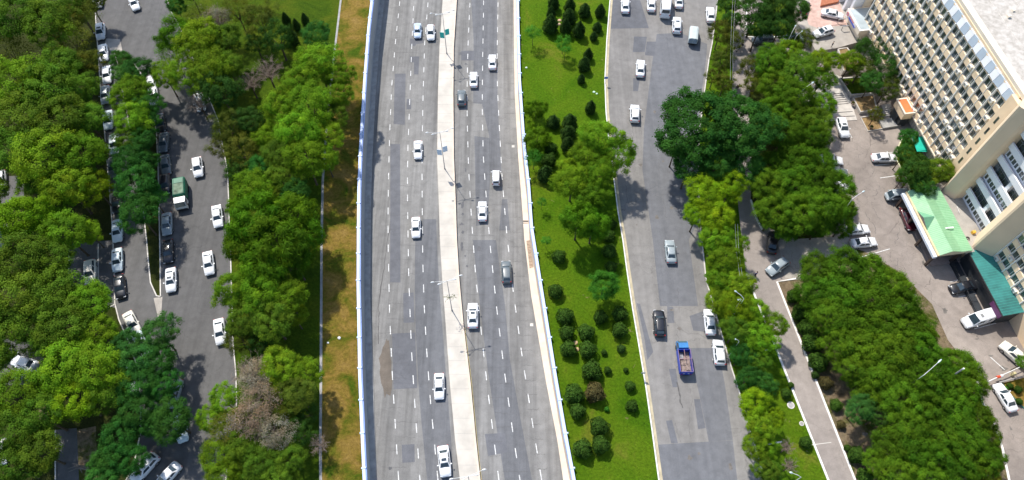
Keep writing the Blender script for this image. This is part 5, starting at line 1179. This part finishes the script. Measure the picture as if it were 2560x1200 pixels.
f = BB(); f.box(XA, XB, NA-.9, NA-.62, ZC-.35, ZC-.02); cown(f.build('yellow_trim', plain('yellow_trim', (.78,.62,.36), .7, .2)))
f = BB(); f.box(XA, XB, NA-.62, NA-.0, ZC-.95, ZC-.40); cown(f.build('white_ledge', plain('pale_ledge', (.70,.76,.84), .6, .3)))
f = BB(); f.box(XA+.1, XB-.1, NB+.2, NA-.65, ZC-1.0, ZC-.40); cown(f.build('ceiling_slab', plain('dark_soffit', (.10,.09,.08), .8, .2)))
f = BB(); f.add([(XB, NA-.9, ZC-.4), (XB, NB, ZC-.4), (XB, NB, ZC+.28), (XB, NB+2.1, ZC+.33), (XB, NR, ZC+1.03), (XB, NA-.9, ZC-.02)], [(5,4,3,2,1,0)]); f.add([(XA, NA-.9, ZC-.4), (XA, NB, ZC-.4), (XA, NB, ZC+.28), (XA, NB+2.1, ZC+.33), (XA, NR, ZC+1.03), (XA, NA-.9, ZC-.02)], [(0,1,2,3,4,5)]); cown(f.build('end_panel', plain('cream_end', (.70,.62,.44), .8, .2)))
colm = plain('dark_column', (.075, .055, .045), .5, .4, 0, .2)
for kx in (8.6, 13.0, 17.4, 21.6):
    for ky in (9.9, 5.0):
        f = BB(); f.box(kx-.2, kx+.2, ky-.2, ky+.2, .02, ZC-1.0); cown(f.build('column', colm))
f = BB(); f.box(17.0, 17.25, 5.0, 6.6, ZC+.75, ZC+.80); cown(f.build('bare_metal_strip', M['whitem']))
f = BB(); f.box(9.5, 22.0, 1.0, 9.0, .02, .30); o = f.build('entrance_platform', plain('pinkish_paving', (.34,.27,.24), .85, .2)); tag(o, 'low pinkish entrance platform under the green canopy', 'platform')
# people and things on the terrace
f = BB(); f.box(18.0, 18.5, .9, 1.5, 3.9, 4.5); tag(f.build('yellow_crate', plain('yellow_crate', (.70,.42,.06), .6, .3)), 'small yellow box on the building terrace', 'box')
f = BB(); f.tube((12.3, 1.4, 3.9), (13.9, 1.9, 4.3), .04, .04, 5); tag(f.build('white_pole', M['whitem']), 'thin white pole lying on the terrace', 'pole')
f = BB()
for k in range(14):
    a = k*.45; f.tube((19.2+.25*math.cos(a), 2.7+.25*math.sin(a), 3.9+.02*k), (19.2+.25*math.cos(a+.45), 2.7+.25*math.sin(a+.45), 3.92+.02*k), .09, .09, 6)
tag(f.build('cable_coil', M['trim']), 'dark coil on the terrace by the green roof', 'coil')
# side entrance kiosk with orange roof
ks = empty('side_entrance', BP(-12, 1, 0)); tag(ks, 'small side entrance box with bright orange roof', 'entrance')
f = BB(); f.box(-13.8, -9.9, .1, 2.2, 2.6, 4.3); ownt(f.build('wall', beige), ks)
f = BB(); f.box(-13.6, -10.1, .1, 1.9, 0, 2.6); ownt(f.build('entrance_recess_shade', dark), ks)  # dark block paints the shade inside the open entrance
f = BB(); f.box(-13.6, -10.1, .3, 2.0, 4.35, 4.42); ownt(f.build('roof', orange), ks)
f = BB(); f.box(-13.9, -9.8, 2.0, 2.3, 4.3, 4.5); f.box(-13.9, -9.8, .05, .3, 4.3, 4.5); f.box(-13.9, -13.6, .3, 2.0, 4.3, 4.5); f.box(-10.1, -9.8, .3, 2.0, 4.3, 4.5); ownt(f.build('roof_edge', cream), ks)
f = BB(); f.box(-12.8, -11.0, 2.2, 2.24, .1, 2.6); ownt(f.build('door', dark), ks)
# entrance hall at the top with its sign
eh = empty('entrance_hall', BP(-37, 0, 0)); tag(eh, 'entrance hall with pale blue grey flat roof and red and blue sign', 'building')
f = BB(); f.box(-39.6, -33.6, -4, 1.7, 0, 3.4); ownt(f.build('wall', cream), eh)
f = BB(); f.box(-40.3, -33.2, -4, 2.5, 3.4, 4.5); ownt(f.build('fascia', cream), eh)
f = BB(); f.box(-40.0, -33.5, -4, 2.2, 4.5, 4.56); ownt(f.build('roof', plain('pale_blue_roof', (.42,.48,.50), .6, .3, 0, .15, .6)), eh)
f = BB(); f.box(-40.3, -33.2, 2.2, 2.5, 4.5, 4.7); f.box(-33.5, -33.2, -4, 2.2, 4.5, 4.7); ownt(f.build('parapet', M['kerbw']), eh)
redm = plain('sign_red', (.75,.06,.08), .5, .3, 0, .03); blum = plain('sign_blue', (.05,.10,.55), .5, .3, 0, .03)
f = BB(); f.box(-39.9, -35.0, 2.5, 2.55, 3.45, 4.45); ownt(f.build('sign_board', plain('sign_ground', (.75,.72,.72), .5, .3)), eh)
f = BB(); n = 14
for k in range(n):
    a0, a1 = 6.283*k/n, 6.283*(k+1)/n; f.tube((-39.3+.36*math.cos(a0), 2.6, 3.98+.36*math.sin(a0)), (-39.3+.36*math.cos(a1), 2.6, 3.98+.36*math.sin(a1)), .06, .06, 5)
ownt(f.build('sign_ring', redm), eh)
f = BB()
for j, (sx, wd) in enumerate([(-38.4,.3),(-38.0,.3),(-37.6,.3),(-37.2,.3),(-36.8,.3),(-36.4,.3)]):
    f.box(sx, sx+.08, 2.55, 2.6, 4.0, 4.38); f.box(sx+.08, sx+wd-.02, 2.55, 2.6, 4.30 if j % 2 else 4.15, 4.38 if j % 2 else 4.22)
ownt(f.build('sign_red_letters', redm), eh)
f = BB(); f.box(-38.5, -35.2, 2.55, 2.58, 3.5, 3.92); ownt(f.build('sign_blue_band', blum), eh)
for x in (-39.2, -37.0):
    f = BB(); f.box(x-.1, x+.1, 2.6, 4.0, 2.6, 2.75); f.tube((x, 4.0, 0), (x, 4.0, 2.7), .09, .09, 8); ownt(f.build('porch_frame', M['chrome']), eh)
# neighbouring wing cut by the top edge
wg = empty('white_wing', BP(-50, -6, 0)); tag(wg, 'tall white and pale blue wing of the building at the top edge', 'building')
f = BB(); f.box(-62, -40.4, -16, -1.0, 0, 14); ownt(f.build('wall', cream), wg)
for k, x in enumerate((-41.0, -43.4, -46.0, -49)):
    f = BB(); f.box(x-.35, x+.35, -1.0, 1.2, 0, 14); ownt(f.build('pilaster', wpanel), wg)
f = BB(); f.box(-48.6, -46.4, -1.0, -.9, 1, 12); f.box(-45.6, -43.8, -1.0, -.9, 1, 12); ownt(f.build('window', gl), wg)
f = BB(); f.box(-40.4, -40.3, -9, -5.0, 5, 13); f.box(-40.4, -40.3, -4.4, -2.8, 5, 13); ownt(f.build('side_window', gl), wg)
f = BB()
for z in (6.5, 8, 9.5, 11): f.box(-40.3, -40.24, -9, -2.8, z, z+.12)
ownt(f.build('glazing_bars', M['whitem']), wg)

# stairs and terrace in front of the building
st = empty('stone_stairs', P(2090, 250, 0)); tag(st, 'wide pale stone stairs in three flights down to the car park', 'stairs')
rows = [300, 289, 278]+[258-5.2*k for k in range(6)]+[206-6.0*k for k in range(5)]
hts = []
z = 0
for k, y in enumerate(rows): z += .11; hts.append((y, z))
ps = MB()
for k, (y, z) in enumerate(hts):
    xl = 2010; xr = 2143-(300-y)*.52 if y > 150 else 2090
    A, B_ = P(2035, y+6, z), P(xr, y, z)
    top = P(2085, 118, 1.5)
    ps.prism([(A.x, A.y), (B_.x, B_.y), (B_.x-.2, 109.5+0*k) if k < 14 else (B_.x, 112), (A.x-3, 109.5)], z-.11 if k else -.02, z)
ZP = hts[-1][1]; Zp_ = ZP
o = ps.build('steps', M['stone'], st); o.location = -st.location
dk = MB()  # dark strips lay painted shade on the risers
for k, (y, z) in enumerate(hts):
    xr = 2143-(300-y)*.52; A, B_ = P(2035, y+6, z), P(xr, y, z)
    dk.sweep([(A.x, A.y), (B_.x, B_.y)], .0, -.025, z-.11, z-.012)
o = dk.build('riser_shade_strip', plain('riser_shade_colour', (.16, .13, .12), .9, .2), st); o.location = -st.location
# upper terrace
b = MB(); q = [P(1995, 60, ZP), P(2000, -60, ZP), P(2230, -60, ZP), P(2200, 90, ZP), P(2135, 108, ZP), P(2092, 120, ZP), P(2040, 128, ZP), P(2025, 100, ZP)]
b.prism([(p.x, p.y) for p in q], .0, ZP-.005); struct('upper_terrace', b, M['slab'])
pinkp = plain('pink_paving', (.58, .40, .34), .85, .2, 0, .22, .9)
b = MB(); b.poly([P(x, y, ZP+.002) for x, y in ((2018,50),(2030,-40),(2110,-40),(2100,10),(2118,62),(2045,70),(2022,62))]); struct('pink_paving', b, pinkp)
b = MB(); b.sweep([(P(x, y, ZP).x, P(x, y, ZP).y) for x, y in ((2043,69),(2115,59))], -.05, .05, ZP, ZP+.012); struct('terrace_joint', b, M['trim'])
b = MB(); q = [P(x, y, ZP) for x, y in ((2050,18),(2060,-30),(2110,-30),(2094,8))]; b.prism([(p.x, p.y) for p in q], ZP, ZP+.5)
o = b.build('brick_steps', plain('brick_red', (.42,.16,.09), .85, .2, 0, .25, 3)); tag(o, 'brick red raised steps at the top beside the white wing', 'steps')
# low walls and planting boxes right of the stairs
def planter(pts, zw, label, soil, w=.30):
    t = empty('planting_box', P(*pts[0])); q = [P(x, y, zw) for x, y in pts]; q2 = [(p.x, p.y) for p in q]
    b = MB(); b.sweep(q2+[q2[0]], -w/2, w/2, -.02, zw); o = b.build('edge_wall', M['stone'], t); o.location = -t.location
    b = MB(); b.prism(q2, -.02, zw-.15); o = b.build('soil', soil, t); o.location = -t.location; tag(t, label, 'planter', 'planting boxes by the stairs')
planter([(2133,243),(2184,236),(2192,272),(2152,279)], .8, 'square planting box of ochre soil right of the stairs', M['bed'])
planter([(2100,195),(2180,190),(2182,232),(2128,236)], 1.2, 'grassy planting box above the ochre one', M['grassd'])
planter([(2096,122),(2118,119),(2150,160),(2110,176)], 1.5, 'narrow planting box beside the upper terrace', M['bed'])
planter([(2152,293),(2196,286),(2226,318),(2170,327)], .22, 'low kerbed ochre bed at the car park edge', M['bed'], .2)
b = MB(); q = [P(x, y, .55) for x, y in ((2198,299),(2238,293),(2253,313),(2208,320))]; b.prism([(p.x, p.y) for p in q], 0, .55); o = b.build('stone_ramp_block', M['gutter']); tag(o, 'grey textured stone block beside the side entrance', 'block')
t = empty('side_steps', P(2225, 285, 0)); tag(t, 'short grey steps beside the side entrance', 'steps')
b = MB()
for k in range(5):
    q = [P(2208, 292-k*5, .12*(k+1)), P(2230, 288-k*5, .12*(k+1)), P(2226, 258, .12*(k+1)), P(2204, 262, .12*(k+1))]; b.prism([(p.x, p.y) for p in q], .12*k, .12*(k+1))
o = b.build('steps', M['stone'], t); o.location = -t.location
b = MB()
for k in range(5):
    A, B_ = P(2208, 292-k*5, .12*(k+1)), P(2230, 288-k*5, .12*(k+1)); b.sweep([(A.x, A.y), (B_.x, B_.y)], 0, -.02, .12*k, .12*k+.10)
o = b.build('risers', M['trim'], t); o.location = -t.location
# green and flower beds in the car park
b = MB(); b.poly(pl([(2243,372),(2262,330),(2320,400),(2372,470),(2320,480),(2278,478),(2262,440),(2240,400)], .05)); struct('shrub_bed_soil', b, M['grassd'])
b = MB(); b.sweep([(p.x, p.y) for p in pl([(2262,330),(2243,372),(2240,400),(2262,440),(2274,478)])], -.1, .1, 0, .22); struct('shrub_bed_kerb', b, plain('yellow_white_kerb', (.66,.64,.42), .8, .2, 0, .2))
b = MB(); b.poly(pl([(2503,958),(2620,930),(2620,1060),(2560,1022),(2528,990)], .06)); struct('flower_bed_soil', b, M['dry'])
b = MB(); b.sweep([(p.x, p.y) for p in pl([(2503,958),(2528,990),(2560,1022),(2620,1062)])], -.08, .08, 0, .2); struct('flower_bed_kerb', b, tealm)
net = MB(); p0 = P(2288, 372, 0); net.add([(p0.x-.8, p0.y-1.8, 1.6), (p0.x+1.2, p0.y-1.6, 1.7), (p0.x+1.1, p0.y+1.8, 1.9), (p0.x-.7, p0.y+1.2, 1.7)], [(0,1,2,3)]); net.box(p0.x-.9, p0.x+1.25, p0.y-1.9, p0.y+1.9, 1.5, 1.56)
tag(net.build('turquoise_awning', plain('turquoise', (.02,.50,.36), .5, .3, 0, .1)), 'small turquoise awning between shrubs at the facade foot', 'awning')
# ------------------------------------------------------------------ lamps, barrier, signs, people, litter
def lamp_meshes():
    m = MB(); m.tube((0,0,0),(0,0,.35),.16,.14,8); m.tube((0,0,.35),(0,0,2.4),.10,.085,8); m.tube((0,0,2.4),(0,0,12),.075,.045,8)
    a = MB(); 
    for s, x, y in ((-1,2.55,.0),(-1,1.45,-.55),(1,2.55,.45),(1,1.45,-.1)):
        a.tube((0,0,11.9),(s*x*.9,y,12.25),.035,.03,5)
    a.tube((-1.2,-.05,11.75),(1.2,.1,11.75),.025,.025,5); a.tube((-.7,-.05,12.05),(-.5,0,11.7),.02,.02,4)
    h = MB(); h.tube((-.38,0,.02),(-.05,0,.0),.07,.15,8); h.tube((-.05,0,0),(.22,0,-.02),.15,.05,8)
    return m.mesh('mast', plain('lamp_mast_grey', (.30,.30,.32), .5, .4)), a.mesh('arm', M['whitem']), h.mesh('lamp_head', M['whitem'])
LM = lamp_meshes()
teal_b = plain('teal_banner', (.05,.55,.48), .6, .2, 0, .05); pale_b = plain('pale_blue_banner', (.62,.74,.86), .6, .2, 0, .05)
bn = MB(); bn.box(-.03,.03,-.02,.02,0,1.5); bn.add([(0,0,0),(1.0,.1,.05),(.95,.0,1.4),(0,0,1.5)], [(0,1,2,3),(3,2,1,0)])
bn = MB(); bn.box(0,.95,-.02,.02,0,1.7)
for k, (x, y, lab) in enumerate([(1117,134,'highway lamp post with teal banners, highest of the median lamps'),(1112,422,'highway lamp post with pale banners, second median lamp down'),(1130,776,'highway lamp post with a withered wreath, third median lamp down'),(1180,1232,'highway lamp post whose lamp heads reach into the bottom edge')]):
    p = PR(x, y, .24); t = empty('street_lamp', p, heading(x, y, -1 if k < 2 else -1.5, -10, True)); tag(t, lab, 'street lamp', 'four armed lamps on the highway median')
    link('mast', LM[0], t); link('arm', LM[1], t)
    for sx, xx, yy in ((-1,2.55,0),(-1,1.45,-.55),(1,2.55,.45),(1,1.45,-.1)):
        h = link('lamp_head', LM[2], t, (sx*xx, yy, 12.25)); h.rotation_euler = (0, 0, math.pi if sx < 0 else 0)
    if k < 2:
        for sx in (-1, 1):
            b = link('banner', bn.mesh('banner', teal_b if k == 0 else pale_b), t, (.12 if sx > 0 else -1.07, 0, 5.0 if sx < 0 else 5.6)); b.rotation_euler = (0, 0, sx*.25)
    if k == 2:
        wr = MB(); q = random.Random(2)
        for i in range(26):
            a = i*.5; e = Vector((math.cos(a)*q.uniform(.5,1.3), math.sin(a)*q.uniform(.2,.6), q.uniform(-.8,.8))); wr.tube((0,0,0), e, .02, .01, 3); wr.tube(e, e+Vector((q.uniform(-.3,.3), q.uniform(-.2,.2), q.uniform(-.4,.1))), .05, .02, 4)
        wr.build('wreath', plain('withered_leaves', (.20,.22,.10), .9, .1, 0, .4), t, (0,0,5.5))
def side_lamp(x, y, dx, dy, H, arm, label, col='whitem'):
    """x,y: lamp head in the photo; mast stands arm metres away towards dx,dy"""
    hd = P(x, y, H); a = P(x+dx, y+dy, H); d = (a-hd); d.z = 0; d = d.normalized()*arm; base = hd+d
    t = empty('street_lamp', (base.x, base.y, 0)); tag(t, label, 'street lamp', 'single street lamps')
    b = MB(); b.tube((0,0,0),(0,0,1.2),.10,.09,8); b.tube((0,0,1.2),(0,0,H-.7),.08,.05,8); b.build('mast', M[col], t)
    b = MB(); b.tube((0,0,H-.7),(-d.x*.35,-d.y*.35,H-.2),.045,.04,6); b.tube((-d.x*.35,-d.y*.35,H-.2),(-d.x*.85,-d.y*.85,H),.04,.035,6); b.build('arm', M[col], t)
    b = MB(); u = d.normalized(); b.tube((-d.x*.82,-d.y*.82,H),(-d.x*.95,-d.y*.95,H+.03),.07,.16,8); b.tube((-d.x*.95,-d.y*.95,H+.03),(-d.x*1.08,-d.y*1.08,H),.16,.06,8); b.build('lamp_head', plain('pale_lamp', (.62,.74,.74), .3, .5), t)
for a in [(2033,206,-30,18,10,2.6,'street lamp with pale head over the upper grove beside the stairs'),(1989,64,-10,18,10,1.8,'street lamp above the silver sedan, left of the olive conifer'),(2006,78,-16,8,9.5,1.4,'short lamp arm close to the olive conifer'),
          (2160,478,-36,20,10,2.4,'street lamp reaching out of the middle grove'),(2351,901,-46,42,10,3.6,'tall lamp with long arm over the big lower grove'),(1838,728,24,14,10,1.8,'street lamp with white head over the yellow green trees, upper'),
          (1845,750,14,-8,9.5,.9,'small lamp head just below the upper verge lamp'),(1838,848,12,2,8,.8,'small white lamp head in the dark verge tree'),(1976,1181,26,8,8,1.8,'street lamp at the bottom of the verge by the promenade')]:
    side_lamp(*a)
def pole(name, x0, y0, z0, x1, y1, z1, r, mat, label, cat):
    a, c = P(x0, y0, z0), P(x1, y1, z1); b = MB(); b.tube((0,0,0), c-a, r, r, 8); return tag(b.build(name, mat, None, a), label, cat)
t = empty('utility_pole', P(2392, 960, 0)); tag(t, 'thick grey pole with white top standing in the big lower grove', 'pole')
hd = P(2408, 922, 9.5); t.location = (hd.x, hd.y, 0); b = MB(); b.tube((0,0,0),(0,0,9.3),.16,.12,10); b.build('shaft', M['gutter'], t); b = MB(); b.tube((0,0,9.3),(0,0,9.7),.13,.13,10); b.build('cap', M['whitem'], t)
pole('marker_pole', 1888, 881, 1.2, 1920, 874, 1.2, .05, M['whitem'], 'thin white bar lying over the verge grass', 'bar')
# barrier gate
t = empty('barrier_gate', P(2528, 938, 0)); tag(t, 'white barrier gate pole with red and white counterweight', 'barrier')
a, c = P(2463, 957, 1.0), P(2572, 908, 1.0); b = MB(); b.tube(a-t.location, c-t.location, .09, .07, 8); b.build('boom', M['whitem'], t)
b = MB(); q = P(2492, 943, 1.0)-t.location; q2 = P(2500, 941, 1.0)-t.location; b.tube(q, q2, .22, .22, 10); b.build('red_counterweight', plain('barrier_red', (.75,.08,.03), .5, .3), t)
b = MB(); q = P(2501, 941, 1.0)-t.location; q2 = P(2506, 939, 1.0)-t.location; b.tube(q, q2, .24, .24, 10); b.build('white_counterweight', M['whitem'], t)
b = MB(); b.box(-.2,.2,-.2,.2,0,1.1); b.build('post', plain('yellow_post', (.62,.55,.30), .7, .2), t)
b = MB(); e0, e1 = P(2497, 955, 0)-t.location, P(2545, 942, 0)-t.location
bb = MB().tube(P(2498, 956, .5), P(2556, 941, .5), .12, .12, 6); tag(bb.build('low_rail', M['gutter']), 'low grey rail behind the barrier gate', 'rail')
# small signs by the lawn kerb
for x, y, m_, lab in ((1513,200,'sign_blue','small blue sign at the lawn kerb'),(1604,932,'', 'small grey sign at the lawn kerb')):
    p = P(x, y+10, 0); t = empty('road_sign', p); tag(t, lab, 'sign'); b = MB(); b.tube((0,0,0),(0,0,2.2),.03,.03,6); b.build('post', M['chrome'], t)
    b = MB(); b.box(-.35,.35,-.03,.02,1.6,2.2); b.build('sign_plate', plain('plate_'+(m_ or 'grey'), (.02,.16,.62) if m_ else (.35,.38,.42), .5, .4), t)
# drain covers on the ledges
for x, y, lab in ((1283,366,'square drain cover near the right railing, upper'),(1329,812,'square drain cover near the right railing, lower')):
    p = PR(x, y, .012); b = MB(); b.box(-.35,.35,-.35,.35,0,.02,0); b.box(-.25,.25,-.25,.25,.02,.03,1); tag(b.build('drain_cover', [M['gutter'], M['kerb']], None, p), lab, 'drain cover')
p = PR(1314, 553, .16); b = MB(); b.box(-.5,.5,-.12,.12,0,.08,0); b.box(-.5,.5,-.5,-.4,0,.06,0); tag(b.build('metal_grate', M['trim'], None, p), 'dark metal grate on the cream ledge', 'grate')
b = MB(); b.poly([PR(x, y, .168) for x, y in ((1316,602),(1325,600),(1334,668),(1324,671))]); struct('rusty_soil_patch', b, plain('rusty_soil', (.36,.27,.20), .9, .1, 0, .35, 2.5))
# people
def person_mesh(stride, bend=0.):
    def skin(name, verts, edges, rad, mat, root=0):
        me = bpy.data.meshes.new(name); me.from_pydata(verts, edges, []); me.update()
        o = bpy.data.objects.new(name, me); C.objects.link(o)
        m = o.modifiers.new('s', 'SKIN'); s_ = o.modifiers.new('u', 'SUBSURF'); s_.levels = 1
        for i, r in enumerate(rad): me.skin_vertices[0].data[i].radius = (r, r*.85)
        me.skin_vertices[0].data[root].use_root = True
        dg = bpy.context.evaluated_depsgraph_get(); dg.update(); ev = o.evaluated_get(dg); nm = bpy.data.meshes.new_from_object(ev); bpy.data.objects.remove(o)
        nm.name = name; nm.materials.clear(); nm.materials.append(mat); return nm
    f = stride
    V = [(0,0,.92),(0,.0+bend*.1,1.15),(0,bend*.2,1.38),(0,bend*.25,1.48),(0,bend*.3+.01,1.60),(0,bend*.3+.01,1.70),
         (.10,0,.88),(.11,f*.5,.48),(.11,f*.35-.08 if f else 0,.08),(.11,f*.35+.10,.04), (-.10,0,.88),(-.11,-f*.35,.50),(-.11,-f*.9,.10),(-.11,-f*.9+.16,.05),
         (.19,bend*.2,1.38),(.24,-f*.35,1.12),(.24,-f*.35+.14,.90),(.24,-f*.35+.20,.82),(-.19,bend*.2,1.38),(-.24,f*.3,1.12),(-.24,f*.35+.12,.90),(-.24,f*.35+.17,.82)]
    E_ = [(0,1),(1,2),(2,3),(3,4),(4,5),(0,6),(6,7),(7,8),(8,9),(0,10),(10,11),(11,12),(12,13),(2,14),(14,15),(15,16),(16,17),(2,18),(18,19),(19,20),(20,21)]
    rad = [.12,.115,.13,.05,.095,.07,.085,.06,.042,.04,.085,.06,.042,.04,.05,.042,.032,.035,.05,.042,.032,.035]
    return V, E_, rad, skin
def people():
    skinm = plain('skin', (.42,.27,.19), .6, .3); hairm = plain('hair', (.02,.015,.012), .7, .2)
    cl = {'dark': plain('dark_cloth', (.02,.02,.025), .9, .1), 'blue': plain('blue_cloth', (.04,.08,.25), .9, .1), 'white': plain('white_cloth', (.7,.7,.7), .9, .1), 'beige': plain('beige_cloth', (.45,.34,.24), .9, .1), 'grey': plain('grey_cloth', (.12,.13,.15), .9, .1)}
    V, E_, rad, skin = person_mesh(.32); V2, _, _, _ = person_mesh(0.)
    built = {}
    def fig(kind, top, leg):
        k = (kind, top, leg)
        if k in built: return built[k]
        vv = V if kind else V2
        body = skin('person', vv, E_, rad, skinm)
        ti = [2,1,0,14,15,16,18,19,20]; te = [(0,1),(1,2),(0,3),(3,4),(4,5),(0,6),(6,7),(7,8)]
        shirt = skin('shirt', [vv[i] for i in ti], te, [rad[i]*1.14+.008 for i in ti], cl[top])
        li = [0,6,7,8,10,11,12]; le = [(0,1),(1,2),(2,3),(0,4),(4,5),(5,6)]
        tr = skin('trousers', [vv[i] for i in li], le, [rad[i]*1.14+.008 for i in li], cl[leg])
        hr = MB(); n = 10; c = Vector(vv[4])+Vector((0,-.015,.05)); rings = [(0,.115,.0),(.05,.108,0),(.09,.07,0),(.11,.01,0)]
        vs = []
        for z, r, _ in rings: vs += [(c.x+r*math.cos(6.283*q/n), c.y+r*math.sin(6.283*q/n), c.z+z) for q in range(n)]
        hr.add(vs, [(i*n+q, i*n+(q+1) % n, (i+1)*n+(q+1) % n, (i+1)*n+q) for i in range(3) for q in range(n)], 0, True)
        hair = hr.mesh('hair', hairm); built[k] = (body, shirt, tr, hair); return built[k]
    for x, y, ang, kind, top, leg, z, lab in [(1887,690,.7,1,'blue','dark',.03,'person in blue walking alone on the promenade below the driveway'),(1851,72,.2,1,'dark','dark',.03,'person in dark clothes walking alone near the top of the promenade'),
        (1847,126,1.2,0,'dark','grey',.03,'person in dark top, upper of three standing together by the olive conifer'),(1853,120,2.6,0,'dark','dark',.03,'person in black, rightmost of three standing together by the olive conifer'),(1841,131,4.,0,'white','dark',.03,'person in white top among three standing by the olive conifer'),
        (1829,192,.3,1,'dark','dark',.03,'person in dark clothes walking in the promenade shade above the maple'),(1839,226,3.5,1,'dark','grey',.03,'person in dark top beside the one in beige near the maple'),(1844,224,3.3,1,'beige','dark',.03,'person in beige top near the maple edge'),
        (1893,390,.2,1,'dark','dark',.03,'person in dark clothes in the gap of the big maple'),(2078,118,1.,0,'dark','grey',1.55,'person standing at the head of the stairs')]:
        p = P(x, y, z); me = fig(kind, top, leg)
        b = link('person', me[0], None, (p.x, p.y, z)); b.rotation_euler = (0, 0, ang); tag(b, lab, 'person', 'pedestrians on the promenade')
        for nm, m_ in (('shirt', me[1]), ('trousers', me[2]), ('hair', me[3])): link(nm, m_, b)
people()
# litter and stones on the lawns; flower pots on the stairs
def stone(x, y, r, col, lab, nm='stone', grp=None):
    b = MB(); q = random.Random(int(x*7+y)); n = 7; vs = []
    for z, k in ((0, 1), (.6, .85), (1, .35)): vs += [(r*k*math.cos(6.283*i/n)*q.uniform(.8, 1.2), r*k*math.sin(6.283*i/n)*q.uniform(.7, 1.1), z*r*.5) for i in range(n)]
    b.add(vs, [(i*n+j, i*n+(j+1) % n, (i+1)*n+(j+1) % n, (i+1)*n+j) for i in range(2) for j in range(n)]+[tuple(range(2*n, 3*n))]); p = P(x, y, .01)
    tag(b.build(nm, plain(nm+'_col', col, .8, .2), None, p), lab, nm.replace('_', ' '), grp)
stone(1399,51,.45,(.62,.42,.28),'pinkish stone slab between the cone shrubs, upper'); stone(1397,61,.5,(.66,.48,.33),'pinkish stone slab between the cone shrubs, lower')
stone(848,845,.3,(.8,.8,.8),'white scrap on the orange dry grass, right one','litter'); stone(820,857,.22,(.8,.8,.8),'white scrap on the dry grass beside the narrow path','litter')
stone(1485,230,.3,(.6,.8,.6),'pale scrap on the lawn near the blue sign, left one','litter'); stone(1492,234,.25,(.6,.8,.6),'pale scrap on the lawn near the blue sign, right one','litter'); stone(1316,169,.25,(.7,.8,.7),'pale scrap on the lawn by the blue railing','litter')
stone(1439,857,.45,(.55,.40,.22),'bare earth lump among the ball shrubs, upper'); stone(1441,873,.55,(.55,.40,.22),'bare earth lump among the ball shrubs, lower')
for i, (x, y, z, lab) in enumerate(((2115,211,1.0,'round brown flower pot on the upper stair landing'),(2131,260,.5,'round brown flower pot on the lower stair landing'),(2177,320,.2,'small dark flower pot in the low ochre bed'))):
    p = P(x, y, z); b = MB(); b.tube((0,0,0),(0,0,.5),.28,.42,12); t = empty('flower_pot', p); b.build('bowl', plain('pot_brown', (.28,.20,.15), .8, .2), t)
    MB().tube((0,0,.5),(0,0,.53),.36,.34,12).build('soil', M['soil'], t); tag(t, lab, 'flower pot')
# fallen branches at lower left, bench-like grey thing
b = MB(); q = random.Random(5)
for k in range(16):
    e = Vector((q.uniform(-2.2,2.2), q.uniform(-.9,.9), q.uniform(.1,.7))); b.tube((q.uniform(-1,1), q.uniform(-.4,.4), .2), e, .07, .02, 5)
tag(b.build('dead_branch', plain('grey_wood', (.28,.25,.21), .9, .1, 0, .3), None, P(205, 1168, 0)), 'heap of grey dead branches on bare soil at lower left', 'branches')
# thin cables over the verge
for k, (x0, y0, x1, y1) in enumerate(((1832,0,1826,200),(1838,560,1850,690))):
    for j in range(2):
        a, c = P(x0+j*6, y0, 8.5), P(x1+j*6, y1, 8.0); b = MB(); m0 = a
        for i in range(8):
            t_ = (i+1)/8; m1 = a.lerp(c, t_); m1.z -= math.sin(math.pi*t_)*.6; b.tube(m0-a, m1-a, .018, .018, 4, caps=False); m0 = m1
        tag(b.build('overhead_cable', M['chrome'], None, a), f'thin overhead cable above the verge trees, {"upper" if k == 0 else "middle"} pair, {"left" if j == 0 else "right"} one', 'cable', 'overhead cables')
